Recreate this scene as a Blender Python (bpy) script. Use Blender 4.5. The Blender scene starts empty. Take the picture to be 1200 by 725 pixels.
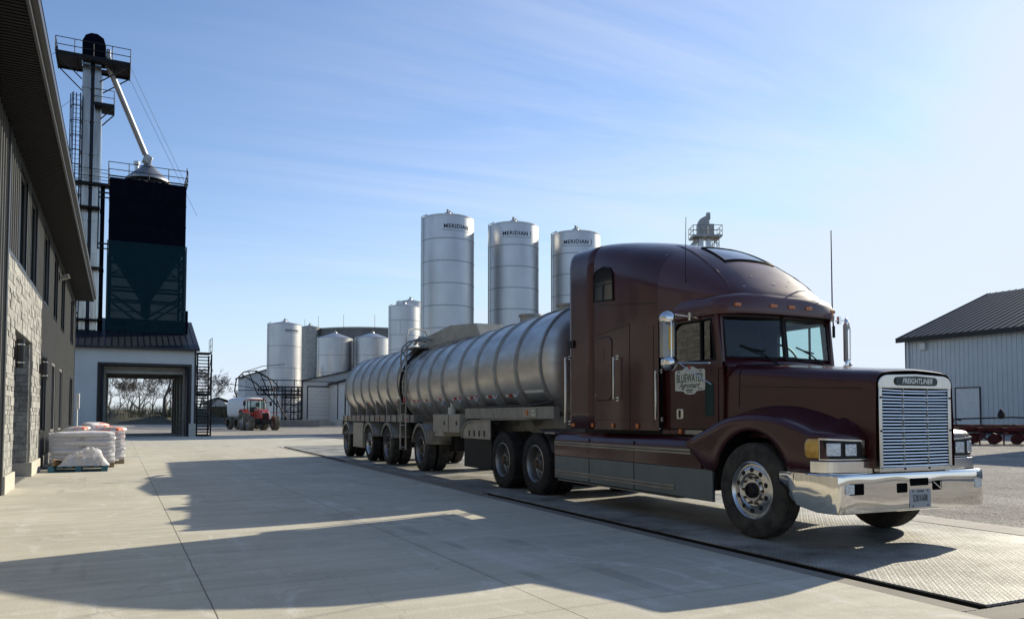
import bpy, bmesh, math, random
from mathutils import Vector, Matrix, Euler
rnd = random.Random(7)
sc = bpy.context.scene
col = sc.collection
R = math.radians
sin, cos, pi, sqrt = math.sin, math.cos, math.pi, math.sqrt
I4 = Matrix.Identity(4)
OFF = Matrix.Rotation(R(1.92), 4, 'Z')          # direction the office and the yard buildings are laid out in

# ------------------------------------------------------------------ materials
def nt(name):
    m = bpy.data.materials.new(name); m.use_nodes = True
    t = m.node_tree; return m, t, t.nodes['Principled BSDF']
def P(name, c, rough=.5, metal=0., c2=None, ns=3., nd=4., bump=0., bs=30., coat=0., spec=.5, rv=0., stretch=None, island=0., bd=.02, bdet=5):
    m, t, b = nt(name); L = t.links.new
    b.inputs['Roughness'].default_value = rough; b.inputs['Metallic'].default_value = metal
    b.inputs['Specular IOR Level'].default_value = spec
    b.inputs['Coat Weight'].default_value = coat; b.inputs['Coat Roughness'].default_value = .12
    b.inputs['Base Color'].default_value = (*c, 1)
    tc = t.nodes.new('ShaderNodeTexCoord'); mp = t.nodes.new('ShaderNodeMapping')
    L(tc.outputs['Object'], mp.inputs[0])
    if stretch: mp.inputs['Scale'].default_value = stretch
    if c2 or rv:
        n = t.nodes.new('ShaderNodeTexNoise'); n.inputs['Scale'].default_value = ns; n.inputs['Detail'].default_value = nd
        n.inputs['Roughness'].default_value = .6
        L(mp.outputs[0], n.inputs['Vector'])
        if c2:
            r = t.nodes.new('ShaderNodeValToRGB'); r.color_ramp.elements[0].position = .32; r.color_ramp.elements[1].position = .68
            r.color_ramp.elements[0].color = (*c, 1); r.color_ramp.elements[1].color = (*c2, 1)
            L(n.outputs[0], r.inputs[0]); src = r.outputs[0]
            if island:
                g = t.nodes.new('ShaderNodeNewGeometry'); mr = t.nodes.new('ShaderNodeMapRange')
                mr.inputs[3].default_value = 1 - island; mr.inputs[4].default_value = 1 + island
                L(g.outputs['Random Per Island'], mr.inputs[0])
                mx = t.nodes.new('ShaderNodeMix'); mx.data_type = 'RGBA'; mx.blend_type = 'MULTIPLY'; mx.inputs[0].default_value = 1
                L(src, mx.inputs[6]); L(mr.outputs[0], mx.inputs[7]); src = mx.outputs[2]
            L(src, b.inputs['Base Color'])
        if rv:
            mr = t.nodes.new('ShaderNodeMapRange'); mr.inputs[3].default_value = max(0, rough - rv); mr.inputs[4].default_value = min(1, rough + rv)
            L(n.outputs[0], mr.inputs[0]); L(mr.outputs[0], b.inputs['Roughness'])
    if bump:
        n2 = t.nodes.new('ShaderNodeTexNoise'); n2.inputs['Scale'].default_value = bs; n2.inputs['Detail'].default_value = bdet
        L(mp.outputs[0], n2.inputs['Vector'])
        bp = t.nodes.new('ShaderNodeBump'); bp.inputs['Strength'].default_value = bump; bp.inputs['Distance'].default_value = bd
        L(n2.outputs[0], bp.inputs['Height']); L(bp.outputs[0], b.inputs['Normal'])
    return m
def glass(name, tint, refl=1.0, rough=.02):
    m = bpy.data.materials.new(name); m.use_nodes = True; t = m.node_tree; t.nodes.clear(); L = t.links.new
    o = t.nodes.new('ShaderNodeOutputMaterial'); mx = t.nodes.new('ShaderNodeMixShader')
    tr = t.nodes.new('ShaderNodeBsdfTransparent'); tr.inputs[0].default_value = (*tint, 1)
    gl = t.nodes.new('ShaderNodeBsdfGlossy'); gl.inputs['Roughness'].default_value = rough; gl.inputs[0].default_value = (refl, refl, refl, 1)
    fr = t.nodes.new('ShaderNodeFresnel'); fr.inputs[0].default_value = 1.6
    ge = t.nodes.new('ShaderNodeNewGeometry'); ma = t.nodes.new('ShaderNodeMath'); ma.operation = 'MULTIPLY_ADD'; ma.inputs[1].default_value = -2; ma.inputs[2].default_value = 1
    pw = t.nodes.new('ShaderNodeMath'); pw.operation = 'POWER'; pw.inputs[0].default_value = 1.6; L(ge.outputs['Backfacing'], ma.inputs[0]); L(ma.outputs[0], pw.inputs[1]); L(pw.outputs[0], fr.inputs[0])
    L(fr.outputs[0], mx.inputs[0]); L(tr.outputs[0], mx.inputs[1]); L(gl.outputs[0], mx.inputs[2]); L(mx.outputs[0], o.inputs[0])
    return m
M = {}
M['maroon'] = P('maroon_paint', (.055, .0064, .0085), .34, 0, (.036, .0060, .0078), 1.7, 9, coat=.5, bump=.20, bs=1.5, bd=.05, bdet=1, rv=.18, spec=.32)
M['maroon_roof'] = P('maroon_faded_paint', (.075, .014, .014), .45, 0, (.055, .013, .013), 2.2, 8, coat=.5, bump=.03, bs=3, rv=.15)
M['teal'] = P('grey_green_paint', (.135, .165, .160), .45, 0, (.10, .125, .125), 3, 5, coat=.3)
M['bar'] = P('grille_bar_metal', (.76, .73, .70), .30, 1)
M['legmetal'] = P('elevator_leg_metal', (.46, .44, .40), .28, 1, (.26, .24, .215), .9, 5, rv=.12, stretch=(3, 3, .3))
M['chrome'] = P('chrome', (.80, .775, .72), .05, 1, bump=.30, bs=2.2, bd=.05, bdet=0)
M['chrome_c'] = P('polished_metal', (.78, .77, .75), .14, 1, rv=.05)
M['alu'] = P('aluminium', (.64, .63, .60), .26, 1, (.56, .55, .52), 3, 3, rv=.05)
M['alu_d'] = P('dull_aluminium', (.36, .355, .33), .50, 1, (.27, .265, .25), 2.5, 6, rv=.12)
M['tank'] = P('tank_stainless', (.60, .58, .545), .40, 1, (.43, .415, .385), 1.3, 10, rv=.13, stretch=(1, 1, 3), bump=.04, bs=3)
M['tankring'] = P('tank_ring', (.42, .41, .38), .5, .9, (.30, .295, .28), 4, 5)
M['frame_grey'] = P('frame_weathered_metal', (.34, .33, .29), .6, .5, (.22, .215, .19), 4, 6, bump=.1, bs=25)
M['beige'] = P('weathered_beige_metal', (.40, .375, .30), .55, .1, (.29, .275, .225), 4, 6)
M['black'] = P('black_paint', (.008, .008, .009), .55, 0, (.014, .014, .014), 5, 3, spec=.25)
M['void'] = P('dark_opening', (.002, .002, .0025), .8, 0, spec=.05)
M['blacksteel'] = P('black_steel', (.007, .008, .011), .6, 0, (.012, .013, .016), 6, 4, spec=.2)
M['rubber'] = P('tyre_rubber', (.016, .016, .017), .8, 0, (.035, .033, .030), 5, 6, bump=.25, bs=60, spec=.25)
M['rubber_dust'] = P('dusty_rubber', (.030, .029, .028), .9, 0, (.085, .079, .068), 6, 6, bump=.2, bs=60, spec=.2)
M['steelwheel'] = P('wheel_steel', (.33, .32, .31), .38, .9, (.22, .21, .20), 6, 4)
M['rust'] = P('rusty_hub', (.16, .10, .05), .7, .3, (.05, .035, .025), 20, 4)
M['amber'] = P('amber_lens', (.55, .27, .02), .22, 0, (.70, .42, .05), 18, 2, spec=.7, coat=.8)
M['amber_d'] = P('orange_marker_lens', (.50, .14, .02), .3, 0, spec=.6)
M['red_l'] = P('red_tape', (.45, .02, .015), .4)
M['white_l'] = P('white_tape', (.7, .7, .68), .4)
M['yellow'] = P('yellow_reflector', (.80, .48, .02), .4)
M['lens'] = P('headlamp_lens', (.42, .46, .50), .10, .75, (.62, .66, .70), 22, 2, bump=.5, bs=50, coat=.9)
M['glass'] = glass('window_glass', (.78, .90, .89), .70)
M['glass_side'] = glass('side_window_glass', (.10, .12, .12), 1.0)
M['glass_dark'] = P('dark_glass', (.010, .013, .016), .05, 0, spec=1.0, coat=.5)
M['tgreen'] = P('dark_green_glass', (.004, .035, .035), .12, 0, spec=.9)
M['interior'] = P('cab_interior', (.05, .048, .045), .8)
M['white'] = P('white_paint', (.62, .63, .62), .45, 0, (.54, .55, .54), 3, 5)
M['signwhite'] = P('sign_white', (.62, .64, .56), .5, 0, (.55, .57, .50), 12, 4)
M['signdark'] = P('sign_dark_green', (.02, .045, .04), .5)
M['txt_grey'] = P('badge_letter_metal', (.55, .57, .57), .3, .8)
M['badge'] = P('badge_dark', (.03, .045, .045), .4, .3)
M['silo'] = P('silo_galvanised', (.52, .525, .53), .43, 1, (.46, .465, .47), .8, 6, rv=.07, stretch=(1, 1, .35))
M['siloseam'] = P('silo_seam', (.30, .305, .315), .45, .9)
M['navytxt'] = P('navy_lettering', (.010, .012, .035), .5)
M['galv'] = P('galvanised_tube', (.58, .57, .54), .30, 1, (.46, .45, .43), 1.5, 5, rv=.08)
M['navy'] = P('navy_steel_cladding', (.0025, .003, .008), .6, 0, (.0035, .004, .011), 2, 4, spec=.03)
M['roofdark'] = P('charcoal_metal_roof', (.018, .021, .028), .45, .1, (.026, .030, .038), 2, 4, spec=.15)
M['clad_l'] = P('pale_steel_cladding', (.50, .535, .54), .5, .1, (.45, .48, .485), .8, 5)
M['clad_w'] = P('white_steel_cladding', (.52, .54, .54), .5, 0, (.46, .48, .48), .8, 5)
M['siding'] = P('grey_vertical_siding', (.165, .165, .157), .6, 0, (.14, .14, .134), 1.2, 5, spec=.25)
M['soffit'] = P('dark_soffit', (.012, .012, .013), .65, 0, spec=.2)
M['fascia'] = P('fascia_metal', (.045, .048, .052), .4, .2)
M['stone'] = P('stone_veneer', (.20, .202, .192), .9, 0, (.36, .358, .335), 9, 8, bump=.9, bs=14, island=.2, spec=.2)
M['mortar'] = P('stone_mortar', (.26, .25, .23), .95)
M['plinth'] = P('cast_concrete_plinth', (.50, .47, .40), .9, 0, (.42, .40, .34), 6, 5, bump=.1)
M['conc_w'] = P('tank_concrete', (.20, .195, .185), .9, 0, (.14, .135, .13), .7, 8, bump=.2, bs=3)
M['bark'] = P('bark', (.060, .050, .042), .9, 0, (.10, .088, .075), 2, 3)
M['brush'] = P('dead_brush', (.085, .072, .045), .95, 0, (.04, .045, .022), 1.2, 6, bump=.5, bs=5)
M['grass'] = P('field_grass', (.060, .070, .028), .95, 0, (.12, .10, .055), .05, 8)
M['red_t'] = P('tractor_red', (.36, .026, .016), .4, 0, coat=.5)
M['mud_tyre'] = P('muddy_tyre', (.17, .15, .12), .95, 0, (.06, .055, .045), 5, 5)
M['redrust'] = P('implement_dark_red', (.10, .014, .014), .65, 0, (.045, .012, .012), 2.5, 5, spec=.2)
M['sackp'] = P('printed_sack', (.64, .63, .64), .55, 0, (.70, .17, .08), 4.5, 2, bump=.6, bs=9, bd=.03)
M['pink'] = P('orange_sack_print', (.75, .20, .10), .5)
M['green'] = P('green_sack_print', (.03, .30, .12), .5)
M['sack'] = P('white_woven_sack', (.66, .655, .67), .55, 0, (.56, .55, .57), 7, 5, bump=.6, bs=9, bd=.03)
M['blue'] = P('blue_pallet_plastic', (.008, .11, .17), .4, 0, (.006, .08, .13), 4, 3)
M['wood'] = P('pallet_wood', (.30, .22, .13), .85, 0, (.20, .14, .08), 8, 5)
M['card'] = P('cardboard', (.55, .40, .22), .85, 0, (.48, .34, .18), 5, 3)
M['lampcol'] = P('sconce_black', (.010, .011, .013), .3, .3)
M['hose'] = P('black_hose', (.01, .01, .01), .55)
rp_ = [n for n in M['sackp'].node_tree.nodes if n.type == 'VALTORGB'][0]; rp_.color_ramp.elements[0].position = .58; rp_.color_ramp.elements[1].position = .61
# translucent wrap and perforated wind screen
def see(name, c, a, rough=.4):
    m = bpy.data.materials.new(name); m.use_nodes = True; t = m.node_tree; t.nodes.clear(); L = t.links.new
    o = t.nodes.new('ShaderNodeOutputMaterial'); mx = t.nodes.new('ShaderNodeMixShader'); mx.inputs[0].default_value = a
    tr = t.nodes.new('ShaderNodeBsdfTransparent'); b = t.nodes.new('ShaderNodeBsdfPrincipled'); b.inputs['Base Color'].default_value = (*c, 1)
    b.inputs['Roughness'].default_value = rough; b.inputs['Specular IOR Level'].default_value = .25 if c[0] > .1 else .06
    L(tr.outputs[0], mx.inputs[1]); L(b.outputs[0], mx.inputs[2]); L(mx.outputs[0], o.inputs[0]); return m
M['wrap'] = see('clear_plastic_wrap', (.75, .75, .76), .62, .25)
M['screen'] = see('perforated_wind_screen', (.006, .028, .038), .64, .6)

# ------------------------------------------------------------------ mesh builder
RM = {}
class MB:
    def __init__(s): s.v = []; s.f = []; s.mi = []; s.cuts = []
    def add(s, vs, fs, m=0):
        o = len(s.v); s.cuts.append((o, len(s.f))); s.v += [tuple(p) for p in vs]; s.f += [[i + o for i in f] for f in fs]; s.mi += [m] * len(fs); return s
    def merge(s, q, m=0): return s.add(q.v, q.f, m)
    def each(s, name, mat, *a, n=1, **k):
        """one object for every n shapes collected"""
        out = []; c = s.cuts[::n] + [(len(s.v), len(s.f))]
        for (v0, f0), (v1, f1) in zip(c, c[1:]):
            q = MB(); q.v = s.v[v0:v1]; q.f = [[i - v0 for i in f] for f in s.f[f0:f1]]; q.mi = s.mi[f0:f1]; out.append(q.build(name, mat, *a, **k))
        return out
    def box(s, x0, x1, y0, y1, z0, z1):
        return s.add([(x, y, z) for x in (x0, x1) for y in (y0, y1) for z in (z0, z1)],
                     [(0, 1, 3, 2), (4, 6, 7, 5), (0, 4, 5, 1), (2, 3, 7, 6), (0, 2, 6, 4), (1, 5, 7, 3)])
    def obox(s, c, a, b, d):
        c, a, b, d = map(Vector, (c, a, b, d))
        return s.add([c + i * a + j * b + k * d for i in (-1, 1) for j in (-1, 1) for k in (-1, 1)],
                     [(0, 1, 3, 2), (4, 6, 7, 5), (0, 4, 5, 1), (2, 3, 7, 6), (0, 2, 6, 4), (1, 5, 7, 3)])
    def beam(s, p0, p1, w, h=None, up=(0, 0, 1)):
        h = h or w; p0, p1, up = Vector(p0), Vector(p1), Vector(up); d = (p1 - p0); n = d.normalized()
        a = n.cross(up)
        if a.length < .01: a = n.cross(Vector((0, 1, 0)))
        a.normalize(); b = a.cross(n)
        return s.obox((p0 + p1) / 2, d / 2, a * w / 2, b * h / 2)
    def cyl(s, p0, p1, r0, r1=None, n=12, cap=True):
        r1 = r0 if r1 is None else r1; p0, p1 = Vector(p0), Vector(p1); d = (p1 - p0).normalized()
        a = d.cross(Vector((0, 0, 1)));
        if a.length < .01: a = Vector((1, 0, 0))
        a.normalize(); b = d.cross(a)
        vs = [p + (a * cos(2 * pi * i / n) + b * sin(2 * pi * i / n)) * r for p, r in ((p0, r0), (p1, r1)) for i in range(n)]
        fs = [(i, (i + 1) % n, n + (i + 1) % n, n + i) for i in range(n)]
        if cap: fs += [tuple(range(n))[::-1], tuple(range(n, 2 * n))]
        return s.add(vs, fs)
    def tube(s, pts, r, n=8, cap=True):
        pts = [Vector(p) for p in pts]; rows = []; a = None
        for i, p in enumerate(pts):
            d = (pts[min(i + 1, len(pts) - 1)] - pts[max(i - 1, 0)]).normalized()
            if a is None:
                a = d.cross(Vector((0, 0, 1)))
                if a.length < .01: a = Vector((1, 0, 0))
            a = (a - d * a.dot(d)).normalized(); b = d.cross(a)
            rr = r[i] if isinstance(r, (list, tuple)) else r
            rows.append([p + (a * cos(2 * pi * k / n) + b * sin(2 * pi * k / n)) * rr for k in range(n)])
        return s.grid(rows, cv=True, cap=cap)
    def grid(s, rows, cu=False, cv=False, cap=False):
        nu, nv = len(rows), len(rows[0]); vs = [p for r in rows for p in r]; fs = []
        for i in range(nu if cu else nu - 1):
            for j in range(nv if cv else nv - 1):
                fs.append((i * nv + j, ((i + 1) % nu) * nv + j, ((i + 1) % nu) * nv + (j + 1) % nv, i * nv + (j + 1) % nv))
        if cap: fs += [tuple(range(nv))[::-1], tuple(range((nu - 1) * nv, nu * nv))]
        return s.add(vs, fs)
    def lathe(s, prof, o, ax, n=32, cap=False):
        o, ax = Vector(o), Vector(ax).normalized(); a = ax.cross(Vector((0, 0, 1)))
        if a.length < .01: a = Vector((1, 0, 0))
        a.normalize(); b = ax.cross(a)
        rows = [[o + ax * t + (a * cos(2 * pi * k / n) + b * sin(2 * pi * k / n)) * r for k in range(n)] for r, t in prof]
        return s.grid(rows, cv=True, cap=cap)
    def poly(s, pts): return s.add(pts, [tuple(range(len(pts)))])
    def prism(s, pts, vec):
        n = len(pts); v = Vector(vec); pts = [Vector(p) for p in pts]
        return s.add(pts + [p + v for p in pts], [tuple(range(n))[::-1], tuple(range(n, 2 * n))] + [(i, (i + 1) % n, n + (i + 1) % n, n + i) for i in range(n)])
    def plate(s, outer, holes, to3, vec):
        """polygon (u,v) with holes, mapped by to3, thickened by vec"""
        bm = bmesh.new(); vec = Vector(vec)
        loops = [outer] + holes
        for lp in loops:
            vs = [bm.verts.new(to3(*p)) for p in lp]
            for i in range(len(vs)): bm.edges.new((vs[i], vs[(i + 1) % len(vs)]))
        bmesh.ops.triangle_fill(bm, use_beauty=True, use_dissolve=False, edges=bm.edges[:])
        bm.verts.index_update(); vs = [v.co.copy() for v in bm.verts]; n = len(vs)
        fs = [tuple(v.index for v in f.verts) for f in bm.faces]; bm.free()
        allf = list(fs) + [tuple(i + n for i in f[::-1]) for f in fs]; k = 0
        for lp in loops:
            m = len(lp)
            for i in range(m): allf.append((k + i, k + (i + 1) % m, n + k + (i + 1) % m, n + k + i))
            k += m
        return s.add(vs + [v + vec for v in vs], allf)
    def sphere(s, c, rx, ry=None, rz=None, n=16, m=10):
        ry = ry or rx; rz = rz or rx
        return s.grid([[(c[0] + rx * sin(pi * i / m) * cos(2 * pi * k / n), c[1] + ry * sin(pi * i / m) * sin(2 * pi * k / n), c[2] + rz * cos(pi * i / m)) for k in range(n)] for i in range(m + 1)], cv=True)
    def pillow(s, c, hx, hy, hz, rz=0, e=.35, jit=.0, seed=0):
        rr = random.Random(seed); n, m = 20, 8; rows = []
        def sp(a): return math.copysign(abs(a) ** e, a)
        for i in range(m + 1):
            ph = -pi / 2 + pi * i / m; row = []
            for k in range(n):
                th = 2 * pi * k / n; cp = cos(ph)
                j = 1 + rr.uniform(-jit, jit)
                x = hx * sp(cos(th)) * abs(cp) ** e * j; y = hy * sp(sin(th)) * abs(cp) ** e * j
                ee = 1 - .35 * max(abs(x) / hx, abs(y) / hy) ** 4
                z = hz * math.copysign(abs(sin(ph)) ** .7, sin(ph)) * ee
                row.append((c[0] + x * cos(rz) - y * sin(rz), c[1] + x * sin(rz) + y * cos(rz), c[2] + z))
            rows.append(row)
        return s.grid(rows, cv=True)
    def build(s, name, mat, parent=None, frame=None, at=None, smooth=35, bevel=0, local=False, rot=None):
        me = bpy.data.meshes.new(name)
        vs = [Vector(p) for p in s.v]
        if frame is not None: vs = [frame @ p for p in vs]; at = frame @ Vector(at) if at is not None else None
        o = bpy.data.objects.new(name, me); col.objects.link(o)
        if parent is not None:
            inv = RM[parent.name].inverted()
            if local:      # verts are around `at` (world)
                mm = Matrix.Translation(inv @ Vector(at)) if at is not None else I4.copy()
                if rot is not None: mm = mm @ rot
                o.matrix_basis = mm; RM[o.name] = RM[parent.name] @ mm
            else:
                vs = [inv @ p for p in vs]; RM[o.name] = RM[parent.name].copy()
            o.parent = parent
        else:
            mm = Matrix.Translation(Vector(at)) if at is not None else I4.copy()
            if rot is not None: mm = mm @ rot
            if not local: i = mm.inverted(); vs = [i @ p for p in vs]
            o.matrix_basis = mm; RM[o.name] = mm
        me.from_pydata([tuple(p) for p in vs], [], s.f)
        for mt in (mat if isinstance(mat, (list, tuple)) else [mat]): me.materials.append(mt)
        if any(s.mi): me.polygons.foreach_set('material_index', s.mi)
        bm = bmesh.new(); bm.from_mesh(me); bmesh.ops.remove_doubles(bm, verts=bm.verts, dist=1e-5)
        bmesh.ops.recalc_face_normals(bm, faces=bm.faces[:]); bm.to_mesh(me); bm.free()
        if smooth:
            me.polygons.foreach_set('use_smooth', [True] * len(me.polygons))
            me.set_sharp_from_angle(angle=R(smooth))
        if bevel:
            b = o.modifiers.new('bevel', 'BEVEL'); b.width = bevel; b.segments = 2; b.limit_method = 'ANGLE'; b.angle_limit = R(50)
        return o
def tag(o, label=None, cat=None, group=None, kind=None):
    if label: o['label'] = label
    if cat: o['category'] = cat
    if group: o['group'] = group
    if kind: o['kind'] = kind
    return o
def thing(name, label, cat, loc=(0, 0, 0), frame=None, rz=0, group=None):
    o = bpy.data.objects.new(name, None); o.empty_display_size = .3; col.objects.link(o)
    mm = (frame or I4) @ Matrix.Translation(loc) @ Matrix.Rotation(rz, 4, 'Z')
    o.matrix_basis = mm; RM[o.name] = mm.copy()
    return tag(o, label, cat, group)
def dup(o, mm=None, parent=None, label=None, group=None):
    c = o.copy(); col.objects.link(c)
    if parent is not None: c.parent = parent
    if mm is not None: c.matrix_basis = mm
    RM[c.name] = (RM[parent.name] if parent is not None else I4) @ c.matrix_basis
    for ch in list(o.children): dup(ch, ch.matrix_basis.copy(), c)
    if label: c['label'] = label
    if group: c['group'] = group
    return c
def text(s_, size, to3, depth=.004, shear=0, spx=1.0, bold=0.):
    """lettering mesh; to3(u,v,d) maps text plane (u right, v up, d out) to 3d. text is centred."""
    cu = bpy.data.curves.new('lettering', 'FONT'); cu.body = s_; cu.size = size; cu.align_x = 'CENTER'; cu.align_y = 'CENTER'
    cu.shear = shear; cu.space_character = spx; cu.offset = bold; cu.resolution_u = 3
    o = bpy.data.objects.new('lettering', cu); col.objects.link(o)
    dg = bpy.context.evaluated_depsgraph_get(); dg.update(); me = bpy.data.meshes.new_from_object(o.evaluated_get(dg))
    mb = MB(); n = len(me.vertices)
    bm = bmesh.new(); bm.from_mesh(me)
    bmesh.ops.subdivide_edges(bm, edges=[e for e in bm.edges if e.calc_length() > size * .3], cuts=1)
    bm.verts.index_update()
    vs = [v.co.copy() for v in bm.verts]; fs = [tuple(v.index for v in f.verts) for f in bm.faces]
    n = len(vs)
    be = [(e.verts[0].index, e.verts[1].index) for e in bm.edges if e.is_boundary]
    mb.add([to3(p.x, p.y, depth) for p in vs] + [to3(p.x, p.y, 0) for p in vs], fs + [(a, b, n + b, n + a) for a, b in be])
    bm.free(); bpy.data.objects.remove(o); bpy.data.curves.remove(cu); bpy.data.meshes.remove(me)
    return mb
def rrect(u0, u1, v0, v1, r, n=4):
    out = []
    for cx_, cy_, a0 in ((u1 - r, v1 - r, 0), (u0 + r, v1 - r, 90), (u0 + r, v0 + r, 180), (u1 - r, v0 + r, 270)):
        for i in range(n + 1): a = R(a0 + 90 * i / n); out.append((cx_ + r * cos(a), cy_ + r * sin(a)))
    return out
def lerp(a, b, t): return a + (b - a) * t
def interp(x, tab):
    if x <= tab[0][0]: return tab[0][1]
    for (a, fa), (b, fb) in zip(tab, tab[1:]):
        if x <= b: return fa + (fb - fa) * (x - a) / (b - a)
    return tab[-1][1]
def sm(x, tab):      # smooth (monotone-ish) interpolation
    if x <= tab[0][0]: return tab[0][1]
    if x >= tab[-1][0]: return tab[-1][1]
    for i in range(len(tab) - 1):
        if x <= tab[i + 1][0]:
            x0, y0 = tab[i]; x1, y1 = tab[i + 1]; h = x1 - x0
            m0 = (y1 - tab[i - 1][1]) / (x1 - tab[i - 1][0]) if i > 0 else (y1 - y0) / h
            m1 = (tab[i + 2][1] - y0) / (tab[i + 2][0] - x0) if i + 2 < len(tab) else (y1 - y0) / h
            t = (x - x0) / h; t2 = t * t; t3 = t2 * t
            return (2*t3-3*t2+1)*y0 + (t3-2*t2+t)*h*m0 + (-2*t3+3*t2)*y1 + (t3-t2)*h*m1
# ------------------------------------------------------------------ camera, sky, sun
cam = bpy.data.objects.new('camera', bpy.data.cameras.new('camera')); col.objects.link(cam)
cam.location = (0, 0, 1.4); cam.rotation_euler = (R(92.4), 0, R(-25.1))
cam.data.sensor_width = 36; cam.data.lens = 902 / 1200 * 36; cam.data.shift_y = 87.5 / 1200; cam.data.clip_end = 6000
sc.camera = cam
SUN = Vector((1.93, .575, 1.0)).normalized()
w = bpy.data.worlds.new('World'); sc.world = w; w.use_nodes = True
t = w.node_tree; L = t.links.new; bg = t.nodes['Background']; bg.inputs[1].default_value = .122
sky = t.nodes.new('ShaderNodeTexSky'); sky.sky_type = 'NISHITA'; sky.sun_disc = False
sky.sun_elevation = math.asin(SUN.z); sky.sun_rotation = math.atan2(SUN.x, SUN.y)
sky.altitude = 150; sky.air_density = 1.0; sky.dust_density = .25; sky.ozone_density = 2.6
# thin cirrus: bright, soft streaks across part of the sky
tc = t.nodes.new('ShaderNodeTexCoord'); sx = t.nodes.new('ShaderNodeSeparateXYZ'); L(tc.outputs['Generated'], sx.inputs[0])
mz = t.nodes.new('ShaderNodeMath'); mz.operation = 'MAXIMUM'; mz.inputs[1].default_value = .06; L(sx.outputs[2], mz.inputs[0])
dx = t.nodes.new('ShaderNodeMath'); dx.operation = 'DIVIDE'; L(sx.outputs[0], dx.inputs[0]); L(mz.outputs[0], dx.inputs[1])
dy = t.nodes.new('ShaderNodeMath'); dy.operation = 'DIVIDE'; L(sx.outputs[1], dy.inputs[0]); L(mz.outputs[0], dy.inputs[1])
cb = t.nodes.new('ShaderNodeCombineXYZ'); L(dx.outputs[0], cb.inputs[0]); L(dy.outputs[0], cb.inputs[1])
mp = t.nodes.new('ShaderNodeMapping'); mp.inputs['Rotation'].default_value = (0, 0, R(38)); mp.inputs['Scale'].default_value = (.26, 1.0, 1)
L(cb.outputs[0], mp.inputs[0])
n1 = t.nodes.new('ShaderNodeTexNoise'); n1.inputs['Scale'].default_value = 1.1; n1.inputs['Detail'].default_value = 9; n1.inputs['Roughness'].default_value = .62; n1.inputs['Distortion'].default_value = .8
L(mp.outputs[0], n1.inputs['Vector'])
n2 = t.nodes.new('ShaderNodeTexNoise'); n2.inputs['Scale'].default_value = .22; n2.inputs['Detail'].default_value = 3; L(cb.outputs[0], n2.inputs['Vector'])
mm_ = t.nodes.new('ShaderNodeMath'); mm_.operation = 'MULTIPLY'; L(n1.outputs[0], mm_.inputs[0]); L(n2.outputs[0], mm_.inputs[1])
rp = t.nodes.new('ShaderNodeMapRange'); rp.inputs[1].default_value = .20; rp.inputs[2].default_value = .46; rp.inputs[4].default_value = .06; L(mm_.outputs[0], rp.inputs[0])
mix = t.nodes.new('ShaderNodeMix'); mix.data_type = 'RGBA'; L(rp.outputs[0], mix.inputs[0]); L(sky.outputs[0], mix.inputs[6])
mix.inputs[7].default_value = (6.4, 6.9, 7.6, 1)
# pale moist air low over the horizon
hz_ = t.nodes.new('ShaderNodeMapRange'); hz_.interpolation_type = 'SMOOTHERSTEP'; hz_.inputs[1].default_value = -.02; hz_.inputs[2].default_value = .34; hz_.inputs[3].default_value = .62; hz_.inputs[4].default_value = 0; L(sx.outputs[2], hz_.inputs[0])
mh = t.nodes.new('ShaderNodeMix'); mh.data_type = 'RGBA'; L(hz_.outputs[0], mh.inputs[0]); L(mix.outputs[2], mh.inputs[6]); mh.inputs[7].default_value = (3.8, 4.5, 5.4, 1); 
# cirrus veil thickening towards the south-east
vd = t.nodes.new('ShaderNodeVectorMath'); vd.operation = 'DOT_PRODUCT'; L(tc.outputs['Generated'], vd.inputs[0]); vd.inputs[1].default_value = (.86, .42, .25)
vr = t.nodes.new('ShaderNodeMapRange'); vr.interpolation_type = 'SMOOTHERSTEP'; vr.inputs[1].default_value = .35; vr.inputs[2].default_value = 1.0; L(vd.outputs['Value'], vr.inputs[0])
vn = t.nodes.new('ShaderNodeMapRange'); vn.inputs[1].default_value = .36; vn.inputs[2].default_value = .68; vn.inputs[3].default_value = .06; vn.inputs[4].default_value = .55; L(n1.outputs[0], vn.inputs[0])
vm = t.nodes.new('ShaderNodeMath'); vm.operation = 'MULTIPLY'; L(vr.outputs[0], vm.inputs[0]); L(vn.outputs[0], vm.inputs[1])
mv = t.nodes.new('ShaderNodeMix'); mv.data_type = 'RGBA'; L(vm.outputs[0], mv.inputs[0]); L(mh.outputs[2], mv.inputs[6]); mv.inputs[7].default_value = (4.7, 5.05, 5.6, 1)
tn = t.nodes.new('ShaderNodeMix'); tn.data_type = 'RGBA'; tn.blend_type = 'MULTIPLY'; tn.inputs[0].default_value = 1; L(mv.outputs[2], tn.inputs[6]); tn.inputs[7].default_value = (.985, .98, 1.03, 1)
dk_ = t.nodes.new('ShaderNodeMix'); dk_.data_type = 'RGBA'; dk_.blend_type = 'DARKEN'; dk_.inputs[0].default_value = .86; L(tn.outputs[2], dk_.inputs[6]); dk_.inputs[7].default_value = (4.35, 4.85, 5.6, 1)
L(dk_.outputs[2], bg.inputs[0])
sd = bpy.data.lights.new('sun', 'SUN'); sd.energy = 4.7; sd.angle = R(.5); sd.color = (1, .90, .72)
so = bpy.data.objects.new('sun', sd); col.objects.link(so); so.rotation_euler = (-SUN).to_track_quat('-Z', 'Y').to_euler(); so.location = (60, 20, 60)
sc.view_settings.view_transform = 'Standard'; sc.view_settings.look = 'None'; sc.view_settings.gamma = 1; sc.view_settings.use_curve_mapping = False
sc.view_settings.exposure = .54
sc.cycles.max_bounces = 8; sc.cycles.transparent_max_bounces = 12

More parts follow.
